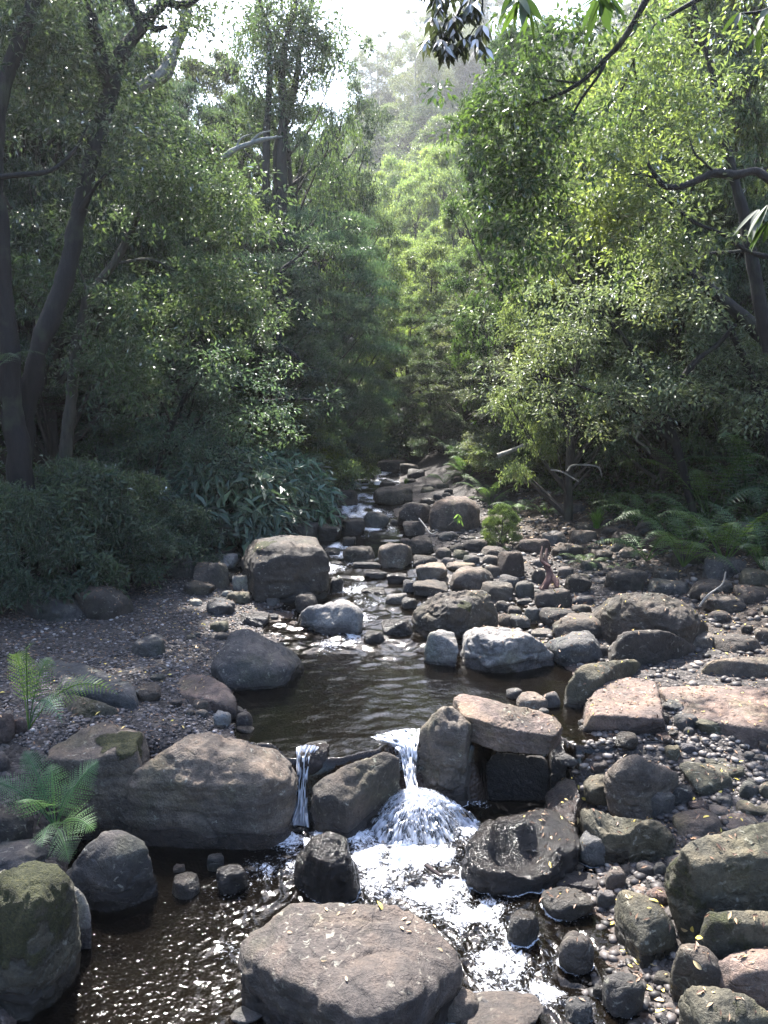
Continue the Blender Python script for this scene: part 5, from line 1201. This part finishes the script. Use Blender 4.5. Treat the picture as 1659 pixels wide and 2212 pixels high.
custom_tree('arching_tree', 'dark bough arching down out of the layered blue green foliage', [
  ([(640,770,15),(600,740,15),(592,720,15),(620,680,15),(632,650,15)], [.05,.04,.035,.03,.01]), ([(600,740,15),(605,600,15),(640,560,15),(668,530,15)], [.06,.05,.04,.02]),
  ([(640,770,15),(660,790,15),(700,800,15)], [.04,.02,.01])], [[(640,560,15),(680,540,15),(730,520,15)]], BG, BK, cat='tree', ln=500, ll=.07, seed=60, spread=.4, droop=.1)
custom_tree('low_bough', 'thin dark bough stretching level toward the stream above the olive bush', [([(560,868,14),(590,865,14),(650,862,14),(720,868,14)], [.035,.03,.028,.012])], [[(590,865,14),(650,870,14),(730,850,14)]], BG, BK, cat='bough', ln=300, ll=.07, seed=59, spread=.35, droop=.1)
GL = (.16, .185, .135); BL = (.09, .13, .105)  # lighter leaf greens standing in for light missing under the canopy
for lab, limbs, lp, colr, sd2, n_ in [
 ('silvery tree with low boughs reaching over the undercut bank', [([(1500,1120,12),(1460,960,12),(1400,820,12),(1340,720,12),(1260,640,12)], [.07,.06,.05,.035,.015]), ([(1460,960,12),(1360,880,12),(1240,830,12),(1130,800,12)], [.04,.03,.02,.01])],
   [[(1400,820,12),(1300,700,12),(1200,640,12)], [(1340,720,12),(1240,740,12),(1120,740,12)], [(1360,880,12),(1220,840,12),(1080,830,12)], [(1400,820,12),(1340,860,11.8),(1260,890,11.8)]], GL, 101, 900),
 ('grey green tree with hanging boughs above the bracken', [([(1680,1080,11.5),(1650,900,11.5),(1600,760,11.5),(1540,650,11.5),(1480,580,11.5)], [.07,.06,.05,.03,.01]), ([(1650,900,11.5),(1560,850,11.4),(1470,820,11.4)], [.035,.02,.01])],
   [[(1600,760,11.5),(1520,700,11.4),(1430,680,11.4)], [(1560,850,11.4),(1460,820,11.3),(1380,820,11.3)], [(1650,900,11.5),(1640,860,11.3),(1560,900,11.2)], [(1540,650,11.5),(1440,600,11.5),(1360,600,11.5)], [(1600,760,11.5),(1660,720,11.3),(1700,780,11.3)]], GL, 102, 950),
 ('bluish young tree with low boughs over the left thicket', [([(330,1170,12.5),(345,1000,12.5),(400,860,12.5),(470,780,12.5)], [.06,.05,.04,.015]), ([(345,1000,12.5),(430,920,12.4),(540,880,12.4)], [.035,.02,.01])],
   [[(400,860,12.5),(480,800,12.4),(560,770,12.4)], [(430,920,12.4),(520,890,12.3),(610,880,12.4)], [(345,1000,12.5),(300,900,12.3),(230,840,12.3)], [(400,860,12.5),(360,780,12.4),(280,740,12.4)], [(345,1000,12.5),(420,960,12.2),(500,950,12.2)]], BL, 103, 900)]:
    custom_tree('low_tree', lab.replace(' left', ' glossy'), limbs, lp, colr, BK, ln=n_, seed=sd2, spread=.5, droop=.3)
# right side
custom_tree('slender_leaning_tree', 'slender dark trunk climbing the sunny slope beyond the snaking bough', [
  ([(1662,760,10.5),(1640,640,10.5),(1620,540,10.5),(1600,440,10.5),(1575,350,10.5),(1558,280,10.5),(1545,200,10.5),(1530,120,10.5),(1500,20,10.5),(1480,-60,10.5)], [.1,.085,.075,.065,.06,.055,.045,.04,.03,.02]),
  ([(1620,540,10.5),(1560,545,10.4),(1500,540,10.3),(1460,470,10.3)], [.03,.02,.015,.008])],
  [[(1545,200,10.5),(1480,220,10.4),(1400,260,10.4)], [(1500,20,10.5),(1440,40,10.5),(1360,90,10.5)], [(1558,280,10.5),(1500,330,10.4),(1440,360,10.4)], [(1530,120,10.5),(1600,100,10.6),(1670,120,10.6)]], YG, BK, ln=500, seed=61, spread=.4)
custom_tree('snaking_bough_tree', 'black snaking bough curving in front of the sunlit foliage', [
  ([(1720,420,8.5),(1660,385,8.5),(1630,370,8.5),(1590,378,8.5),(1545,374,8.5),(1510,388,8.5),(1475,402,8.5),(1440,404,8.5),(1420,385,8.5),(1403,360,8.5),(1398,340,8.5)], [.06,.052,.045,.042,.04,.036,.035,.034,.028,.02,.012]),
  ([(1545,374,8.5),(1520,350,8.4),(1500,330,8.4),(1490,300,8.4)], [.015,.012,.01,.005]), ([(1420,385,8.5),(1390,378,8.5),(1360,376,8.5)], [.015,.01,.005])],
  [[(1403,360,8.5),(1380,330,8.5),(1340,300,8.6)]], OG, (.02, .017, .015), ln=120, seed=62, cat='bough')
custom_tree('drooping_bough', 'long thin bough sweeping diagonally below the snaking bough', [
  ([(1700,560,8.8),(1620,545,8.8),(1560,505,8.8),(1500,480,8.8),(1450,440,8.8),(1405,405,8.8),(1380,370,8.8)], [.03,.026,.022,.02,.016,.012,.006])],
  [[(1560,505,8.8),(1480,500,8.8),(1400,480,8.9)], [(1450,440,8.8),(1380,450,8.8),(1300,460,8.9)], [(1405,405,8.8),(1350,420,8.8),(1280,440,8.8)]], OG, BK, cat='bough', ln=450, seed=63, spread=.35, droop=.35)
custom_tree('overhead_bough', 'long curved bough dropping from the top over the dark green tree', [
  ([(1420,-40,7.5),(1395,0,7.5),(1350,80,7.6),(1310,125,7.7),(1250,180,7.8),(1180,215,7.9),(1100,235,8.),(1040,240,8.1)], [.035,.03,.027,.024,.02,.015,.01,.005]),
  ([(1310,125,7.7),(1295,160,7.7),(1255,215,7.8),(1225,270,7.9),(1190,320,8.)], [.02,.016,.013,.01,.005]),
  ([(1250,180,7.8),(1180,170,7.9),(1120,160,8.)], [.012,.008,.004]), ([(1225,270,7.9),(1150,290,8.),(1090,340,8.1)], [.01,.008,.004])],
  [[(1250,180,7.8),(1120,165,8.),(1050,210,8.1)], [(1180,215,7.9),(1100,240,8.),(1040,300,8.1)], [(1255,215,7.8),(1190,320,8.),(1150,420,8.1)], [(1225,270,7.9),(1120,330,8.),(1080,440,8.1)], [(1190,320,8.),(1160,480,8.1),(1100,620,8.3)],
   [(1350,80,7.6),(1250,60,7.8),(1150,90,8.)], [(1150,290,8.),(1120,400,8.1),(1080,520,8.2)]], (.055, .085, .035), BK, cat='bough', ln=650, ll=.085, seed=64, spread=.32, droop=.4)
custom_tree('overhead_bough', 'second thin bough running down from the top beside the curved one', [
  ([(1560,-30,9),(1470,20,9),(1410,60,9),(1370,120,9),(1375,190,9),(1360,260,9)], [.03,.025,.02,.016,.012,.006]), ([(1370,120,9),(1340,200,9),(1290,250,9)], [.012,.01,.005])],
  [[(1470,20,9),(1400,100,9),(1340,180,9)], [(1370,120,9),(1330,250,9),(1280,380,9)], [(1375,190,9),(1400,300,9),(1380,420,9)], [(1410,60,9),(1480,140,9),(1500,250,9)], [(1360,260,9),(1300,460,9),(1230,600,9.2)], [(1380,300,9),(1400,450,9),(1350,600,9.2)]], YG, BK, cat='bough', ln=600, ll=.085, seed=65, spread=.36, droop=.4)
custom_tree('fallen_tree', 'thick dark trunk fallen down the slope toward the bracken', [
  ([(1480,580,11.5),(1530,620,11.4),(1570,655,11.3),(1610,690,11.2),(1680,760,11.)], [.05,.07,.08,.09,.1]), ([(1530,620,11.4),(1480,560,11.6),(1460,520,11.7)], [.05,.03,.015])], [], DG, BK, cat='trunk', seed=66)
custom_tree('fallen_tree', 'short dark curved trunk below the thick fallen trunk', [
  ([(1470,820,11.3),(1510,775,11.2),(1550,745,11.2),(1590,700,11.1)], [.04,.045,.04,.03])], [], DG, BK, cat='trunk', seed=67)
custom_tree('dead_branch', 'long pale branch leaning from the bushes over the earthen bank', [
  ([(1075,985,15.5),(1120,968,15.5),(1180,940,15.5),(1240,905,15.6),(1290,885,15.7)], [.05,.045,.04,.03,.02])], [], DG, (.3, .29, .25), cat='branch', seed=68)
for lab, pts, rr in [
  ('pale crooked twig standing on the earthen bank', [(1380,935,13),(1375,950,13),(1395,965,13),(1405,980,13)], [.02,.02,.018,.012]),
  ('bleached arched branch lying on the bank', [(1225,1018,13.5),(1240,1005,13.5),(1290,1008,13.5),(1300,1030,13.4)], [.02,.02,.018,.01]),
  ('bleached curved stick below the arched branch', [(1190,1015,13.6),(1215,1020,13.5),(1250,1040,13.4)], [.018,.016,.01]),
  ('pale forked twig by the pinkish round boulder', [(905,1120,12.3),(915,1132,12.2),(930,1152,12.),(945,1148,12.)], [.012,.012,.01,.006]),
  ('thin pale stick lying among the dark stones of the bank', [(1510,1310,9),(1530,1285,9),(1560,1262,9),(1568,1235,9)], [.012,.012,.01,.006]),
  ('short dark stick floating in the foam', [(918,1868,4.9),(935,1880,4.85),(952,1892,4.8)], [.012,.018,.012])]:
    custom_tree('dead_branch', lab, [(pts, rr)], [], DG, (.35, .33, .3) if 'dark stick' not in lab else (.03, .02, .02), cat='branch', seed=70)
custom_tree('driftwood', 'reddish brown rotten driftwood stump among the bank cobbles', [
  ([(1172,1275,9.9),(1180,1262,9.9),(1188,1240,10.),(1178,1215,10.1),(1182,1185,10.2)], [.05,.045,.05,.04,.015]), ([(1188,1240,10.),(1200,1255,9.9),(1205,1270,9.8)], [.04,.05,.03]), ([(1188,1225,10.),(1170,1210,10.1),(1172,1180,10.2)], [.03,.03,.01])],
  [], DG, (.11, .055, .05), cat='driftwood', seed=71)
gt = np.random.default_rng(91)
for k in range(16):
    x = gt.uniform(1.3, 4.8) if k % 4 else gt.uniform(-3.5, -1.6); y = gt.uniform(5., 12.5); ph = gt.uniform(0, 3.1); L_ = gt.uniform(.15, .45)
    q = drop(x, y)
    if q[0] is None: continue
    pts = []
    for t_ in (-.5, -.15, .2, .5):
        px_, py_ = q[0].x + math.cos(ph) * t_ * L_ + gt.normal() * .01, q[0].y + math.sin(ph) * t_ * L_ + gt.normal() * .01; pts.append((px_, py_, q[0].z + .012 + gt.uniform(0, .02)))
    V, F, _ = tube(pts, [.006, .007, .005, .002], 6, .2, k)
    o = add('stick', mesh_np('stick', V - np.array(pts[0]), F, {}, True, M_BARK), None, (.12, .1, .085, 1)); o.location = pts[0]; tag(o, 'dry stick washed up among the stones', 'stick', 'sticks among the stones')
# near overhanging sprays with large leaves
def near_spray(label, stems, whorls, ll, lr, col, seed, name='leafy_bough'):
    LM = M_LEAF if seed == 81 else M_FERN
    g = np.random.default_rng(seed); base = at_y(*stems[0][0][0]); e = empty(name, tuple(base)); tag(e, label, 'bough')
    V, F, _ = merge([tube(P3(p), r, 6, 0, seed, 4) for p, r in stems]); add('twig', mesh_np('twig', V - base, F, {}, True, M_BARK), e, (*BK, 1))
    Vs = []; n = 8; t = np.linspace(0, 1, n)
    for (u, v, y, cnt) in whorls:
        c = at_y(u, v, y)
        for k in range(cnt):
            ph = 2 * np.pi * k / cnt + g.uniform(-.3, .3); dr = g.uniform(.5, 1.6)
            D = nrm(np.array([math.cos(ph), math.sin(ph), -dr])); S = nrm(np.cross(D, np.array([0, 0, 1.]) + .4 * g.normal(size=3))); Nn = np.cross(S, D)
            L_ = ll * g.uniform(.7, 1.15); wd = L_ * lr * .5 * np.sin(np.pi * np.clip(t, .02, .99) ** .8) ** .85
            C = c + D * (t[:, None] * L_ + .01) - Nn * (.12 * L_ * t[:, None] ** 2)
            VV = np.concatenate([C - S * wd[:, None] + Nn * wd[:, None] * .25, C, C + S * wd[:, None] + Nn * wd[:, None] * .25])
            i = np.arange(n - 1); FF = np.concatenate([np.stack([i, i + 1, n + i + 1, n + i], 1), np.stack([n + i, n + i + 1, 2 * n + i + 1, 2 * n + i], 1)])
            Vs.append((VV, FF, {'var': np.full(len(VV), g.uniform(.2, .8))}))
    V, F, A = merge(Vs); add('leaves', mesh_np('leaves', V - base, F, A, True, LM), e, (*col, 1)); return e
gq = np.random.default_rng(5)
wh = [(918 + gq.uniform(0, 125), 5 + gq.uniform(-40, 95), 5.6 + gq.uniform(-.2, .2), 7) for _ in range(46)]
wh += [(965,110,5.6,8),(940,95,5.6,7),(1000,95,5.6,8),(1020,75,5.6,7),(985,60,5.6,7),(1040,60,5.6,6),(950,60,5.6,6),(1045,100,5.6,6)]
near_spray('dark spray of hanging pointed leaves silhouetted against the sky', [([(1080,-80,5.6),(1020,-20,5.6),(985,40,5.6),(965,105,5.6)], [.014,.012,.009,.004]), ([(1020,-20,5.6),(950,20,5.6),(930,80,5.6)], [.008,.006,.003]), ([(1040,-40,5.6),(1040,30,5.6),(1010,85,5.6)], [.008,.006,.003])],
  wh, .11, .3, (.03, .035, .028), 81)
near_spray('close bright whorl of long leaves hanging at the top beside the dark spray', [([(1150,-60,3.4),(1135,-20,3.4),(1132,0,3.4)], [.01,.008,.005])], [(1132,-8,3.4,8),(1110,-18,3.4,5)], .15, .24, (.045, .075, .028), 82)
near_spray('second close whorl of long leaves hanging at the top', [([(1290,-60,3.6),(1288,-20,3.6),(1285,0,3.6)], [.01,.008,.005])], [(1290,-5,3.6,8),(1310,-15,3.6,6)], .15, .24, (.035, .06, .028), 83)
near_spray('close whorl of broad leaves reaching in beside the snaking bough', [([(1760,420,4.2),(1700,440,4.2),(1665,455,4.2)], [.012,.01,.006])], [(1660,440,4.2,8),(1668,470,4.2,8),(1640,450,4.3,5)], .2, .22, (.035, .055, .022), 84)
near_spray('drooping close leaves at the upper corner', [([(1720,-30,4.6),(1660,20,4.6),(1600,30,4.6)], [.012,.01,.006])], [(1600,25,4.6,6),(1640,60,4.6,6),(1660,20,4.6,6)], .13, .26, (.035, .055, .02), 85)
# ------------------------------------------------------------------ ferns
def frond_np(base, tip, arch, width, seed, npin=24, npl=9, ref=(0, 0, 1.)):
    g = np.random.default_rng(seed); base = np.array(base); tip = np.array(tip)
    L_ = np.linalg.norm(tip - base); mid = (base + tip) / 2 + np.array([0, 0, arch * L_])
    def bz(t): return (1 - t) ** 2 * base + 2 * t * (1 - t) * mid + t * t * tip
    V = []; F = []
    def tri(a, b, c):
        k = len(V); V.extend([a, b, c]); F.append((k, k + 1, k + 2))
    # rachis
    pts = [bz(t) for t in np.linspace(0, 1, 7)]; tv, tf, _ = tube(pts, np.linspace(.006, .0015, 7) * max(1, L_), 4, 0, 0, 2)
    ref = np.array(ref)
    for i in range(npin):
        t = .2 + .8 * (i + .5) / npin; P = bz(t); Tn = nrm(bz(min(t + .02, 1.0)) - bz(t - .02)); S = nrm(np.cross(Tn, ref)); Up = np.cross(S, Tn)
        q = (i + .5) / npin; prof = min(1, .55 + q * 2.2) * (1 - q) ** .75
        pl = width * prof * g.uniform(.9, 1.08)
        if pl < .01: continue
        for sd_ in (-1, 1):
            d = nrm(S * sd_ + Tn * .42 - Up * g.uniform(.05, .3)); side = nrm(np.cross(d, Up)); dn = -Up * .18
            hw = min(pl * .16, L_ * .8 / npin * .46)
            m = npl
            for k in range(m):
                a = k / m; A0 = P + d * pl * a + dn * pl * a * a; A1 = P + d * pl * (a + .8 / m) + dn * pl * a * a
                wv_ = hw * (1 - a) ** .7 * 1.15
                Q = P + d * pl * (a + .75 / m) + dn * pl * a * a
                tri(A0, A1, Q + side * wv_); tri(A1, A0, Q - side * wv_)
    V = np.array(V); F = np.array(F)
    k = len(V); TF = np.concatenate([tf[:, [0, 1, 2]], tf[:, [0, 2, 3]]]) + k
    var = np.concatenate([np.repeat(g.uniform(.35, .75, len(F)), 3), np.full(len(tv), .2)])
    return np.concatenate([V, tv]), np.concatenate([F, TF]), {'var': var}
def fern(name, label, base, tips, width, color, seed, npin=24, npl=9, arch=.28, group=None):
    e = empty(name, tuple(base)); tag(e, label, 'fern', group)
    for k, tp in enumerate(tips):
        V, F, A = frond_np(np.array(base) * 0, np.array(tp) - np.array(base), arch, width * (1 if not isinstance(width, list) else width[k]), seed + k, npin, npl, (0, -.8, 1.))
        c = color if not isinstance(color, list) else color[k % len(color)]
        add('frond', mesh_np('frond', V, F, A, False, M_FERN), e, (*c, 1))
    return e
b1 = at_z(62, 1575, .72)
fern('fern', 'upper fern with bright hanging fronds over the blue grey slab', b1,
  [at_y(135,1562,b1[1]-.55), at_y(32,1412,b1[1]-.1), at_y(112,1420,b1[1]+.25), at_y(255,1500,b1[1]-.1), at_y(60,1400,b1[1]-.3)], .17, [(.16,.26,.17),(.26,.36,.12),(.1,.17,.07),(.15,.23,.06),(.12,.2,.06)], 200, 20, 7, .5)
b2 = at_z(120, 1790, .3)
fern('fern', 'lower fern spreading dark green fronds beside the layered slab', b2,
  [at_y(-20,1690,b2[1]-.2), at_y(50,1622,b2[1]+.1), at_y(215,1645,b2[1]+.05), at_y(205,1795,b2[1]-.3), at_y(40,1735,b2[1]-.5), at_y(150,1865,b2[1]-.35), at_y(90,1830,b2[1]-.5), at_y(110,1650,b2[1]+.3), at_y(160,1700,b2[1]-.1)],
  .19, [(.11,.19,.12),(.12,.2,.12),(.13,.22,.13),(.17,.28,.12)], 220, 26, 8, .3)
# fern kinds copied about the banks
g = np.random.default_rng(9)
def fern_proto(seed, n, L_, width, npin, npl):
    ms = []
    for k in range(n):
        ph = 2 * np.pi * k / n + g.uniform(-.25, .25); ln = L_ * g.uniform(.75, 1.1); r = ln * g.uniform(.6, .85)
        V, F, A = frond_np((0, 0, 0), (math.cos(ph) * r, math.sin(ph) * r, ln * g.uniform(.05, .55)), .5, width, seed + k, npin, npl)
        ms.append(mesh_np('frond', V, F, A, False, M_FERN))
    return ms
FP = [fern_proto(300, 9, 1.0, .17, 24, 6), fern_proto(330, 8, 1.0, .2, 20, 6), fern_proto(360, 7, 1.0, .14, 22, 5)]
def put_fern(u, v, size, col, label, kind=0, y=None):
    P = on_ground(u, v) if y is None else at_y(u, v, y)
    e = empty('fern', tuple(P)); e.scale = (size,) * 3; e.rotation_euler = (0, 0, rnd.uniform(0, 6.28)); tag(e, label, 'fern', 'ferns along the banks')
    for m_ in FP[kind]: add('frond', m_, e, (*col, 1))
    return e
FG = (.12, .18, .08); FD = (.08, .13, .072); FY = (.14, .2, .075)
for u, v, s, c, lab, kd in [
  (1265,1225,.62,FY,'bright yellow green fern between the driftwood and the bank boulders',1),(1345,1245,.4,FY,'small bright fern tuft behind the wide notched boulder',2),
  (1060,1095,1.0,FG,'feathery fern on the bank behind the pinkish round boulder',0),(1120,1110,.9,FG,'feathery fern next to the grass tuft, nearer the stream',1),(1010,1040,1.1,(.1,.17,.08),'pale fern under the leafy bush',0),
  (1090,1050,1.0,FD,'dark green fern beneath the pale leaning branch',1),(1180,1120,.7,FG,'low fern at the foot of the bank by the grass tuft',2),(990,1000,1.2,FD,'dark fern in the shade of the low dark tree',0),
  (960,1045,.9,(.1,.17,.08),'pale green fern at the far bend',1),(1240,1080,.8,FD,'fern beside the bleached arched branch',1),(1320,1110,.8,FG,'fern spreading behind the grass tuft',0),
  (70,965,.7,FD,'fern glimpsed in the dark behind the forked tree',0),(-10,800,.8,(.09,.12,.09),'pale hanging fern frond at the frame edge',1)]:
    put_fern(u, v, s, c, lab, kd, 9.0 if v == 800 else None)
# grass tuft
def blades(base, n, ln, seed, col, name, label):
    g = np.random.default_rng(seed); e = empty(name, tuple(base)); tag(e, label, 'grass'); t = np.linspace(0, 1, 6); Vs = []
    for k in range(n):
        ph = g.uniform(0, 6.28); lean = g.uniform(.2, 1.); L_ = ln * g.uniform(.6, 1.1); o_ = np.array([math.cos(ph), math.sin(ph), 0]); s = np.array([-math.sin(ph), math.cos(ph), 0])
        C = o_ * (t[:, None] ** 1.7) * L_ * lean * .8 + np.array([0, 0, 1.]) * (t[:, None] - .45 * lean * t[:, None] ** 2.5) * L_ + g.normal(size=3) * np.array([.02, .02, 0])
        wd = .006 * (1 - t ** 2)[:, None] * s
        V = np.concatenate([C - wd, C + wd]); i = np.arange(5); Vs.append((V, np.stack([i, i + 1, i + 7, i + 6], 1), {'var': np.full(12, g.uniform(.3, .8))}))
    V, F, A = merge(Vs); add('blades', mesh_np('blades', V, F, A, True, M_FERN), e, (*col, 1))
for u, y, s_, c, lab, kd in [
  (1400,11.2,1.0,FG,'bracken with a drooping frond at the edge of the shaded hollow',1),(1480,10.7,1.15,FG,'large bracken leaning over the bank boulders',0),
  (1570,10.4,1.2,FG,'broad bracken in the middle of the fern bank',0),(1655,9.9,1.1,FD,'dark bracken at the outer end of the fern bank',0),
  (1440,12.2,1.25,FG,'bracken reaching toward the bleached branches',1),(1530,11.9,1.45,FG,'sunlit bracken high on the fern bank',0),
  (1615,11.5,1.6,FD,'tall dark bracken above the fern bank',0),(1375,12.8,1.0,FG,'low bracken at the stream end of the fern bank',2),(1700,11,1.6,FD,'tall bracken half outside the frame',1),
  (1500,11.4,.7,FG,'bright young bracken low on the fern bank',2),(1640,10.4,.8,FD,'drooping bracken low beside the brown boulders',2)]:
    P = at_y(u, 1150, y); P[2] = G1(P[0], y); e = empty('fern', tuple(P)); s_ *= 1.25; e.scale = (s_, s_, s_); e.rotation_euler = (0, 0, rnd.uniform(0, 6.28)); tag(e, lab, 'fern', 'ferns along the banks')
    for m_ in FP[kd]: add('frond', m_, e, (*c, 1))
blades(on_ground(1290, 1142), 130, .45, 4, (.13, .23, .05), 'grass_tuft', 'bright green grass tuft on the bank behind the cobbles')
blades(on_ground(878, 1045), 80, .2, 6, (.1, .15, .05), 'grass_tuft', 'small grass tuft behind the flat tan rock upstream')
near_spray('small sapling with a star of pale leaves by the pinkish boulder', [([(970,1135,12.2),(985,1122,12.2),(990,1112,12.2)], [.01,.008,.005])], [(990,1110,12.2,6),(990,1118,12.2,4)], .14, .26, (.13, .2, .07), 90, 'sapling')
# undergrowth on the slopes (uncountable)
def undergrowth(n, seed):
    g = np.random.default_rng(seed); y = 9.5 + g.uniform(0, 1, n) ** 1.5 * 34; sd_ = np.where(g.uniform(0, 1, n) < .5, -1, 1)
    d0 = np.interp(y, [9.5, 12, 17, 26, 45], [5.2, 4.4, 2.8, 1.6, 1.4]); x = sd_ * (d0 + g.uniform(0, 1, n) ** 1.4 * (y * .5)) - np.where(sd_ < 0, .6, -.2)
    z = G(x, y) + g.uniform(0, .35, n) * np.clip((np.abs(x) - d0) * 1.2, .1, 1)
    P = np.stack([x, y, z], 1); D = nrm(randn3(g, n) + np.array([0, 0, .3])); Nn = nrm(randn3(g, n) * .6 + np.array([0, 0, 1.]))
    L_ = g.uniform(.07, .15, n) * (1 + y / 60); V, F = leafV(P, D, Nn, L_, L_ * .36, .2, .2)
    o = add('undergrowth', mesh_np('undergrowth', V, F, {'var': np.repeat(g.uniform(0, 1, n), 4)}, False, M_LEAF), None, (.045, .07, .03, 1)); tag(o, 'low leafy ground cover on the shaded valley slopes', 'undergrowth', kind='stuff')
undergrowth(90000, 77)

# ------------------------------------------------------------------ haze of the valley
HAZE = 0.0005
def make_haze():
    m = bpy.data.materials.new('haze'); m.use_nodes = True; t = m.node_tree
    for n in list(t.nodes): t.nodes.remove(n)
    o = t.nodes.new('ShaderNodeOutputMaterial'); v = t.nodes.new('ShaderNodeVolumePrincipled')
    v.inputs['Color'].default_value = (.93, .95, 1, 1); v.inputs['Density'].default_value = HAZE; v.inputs['Anisotropy'].default_value = .45
    t.links.new(v.outputs[0], o.inputs['Volume'])
    x0, x1, y0, y1, z0, z1 = -241, 241, -31, 301, -3, 95
    V = np.array([(x, y, z) for z in (z0, z1) for y in (y0, y1) for x in (x0, x1)], float)
    F = np.array([(0, 2, 3, 1), (4, 5, 7, 6), (0, 1, 5, 4), (2, 6, 7, 3), (0, 4, 6, 2), (1, 3, 7, 5)])
    ob = add('haze', mesh_np('haze', V, F, {}, False, m)); tag(ob, 'thin bright haze filling the valley', 'haze', kind='stuff')
make_haze()
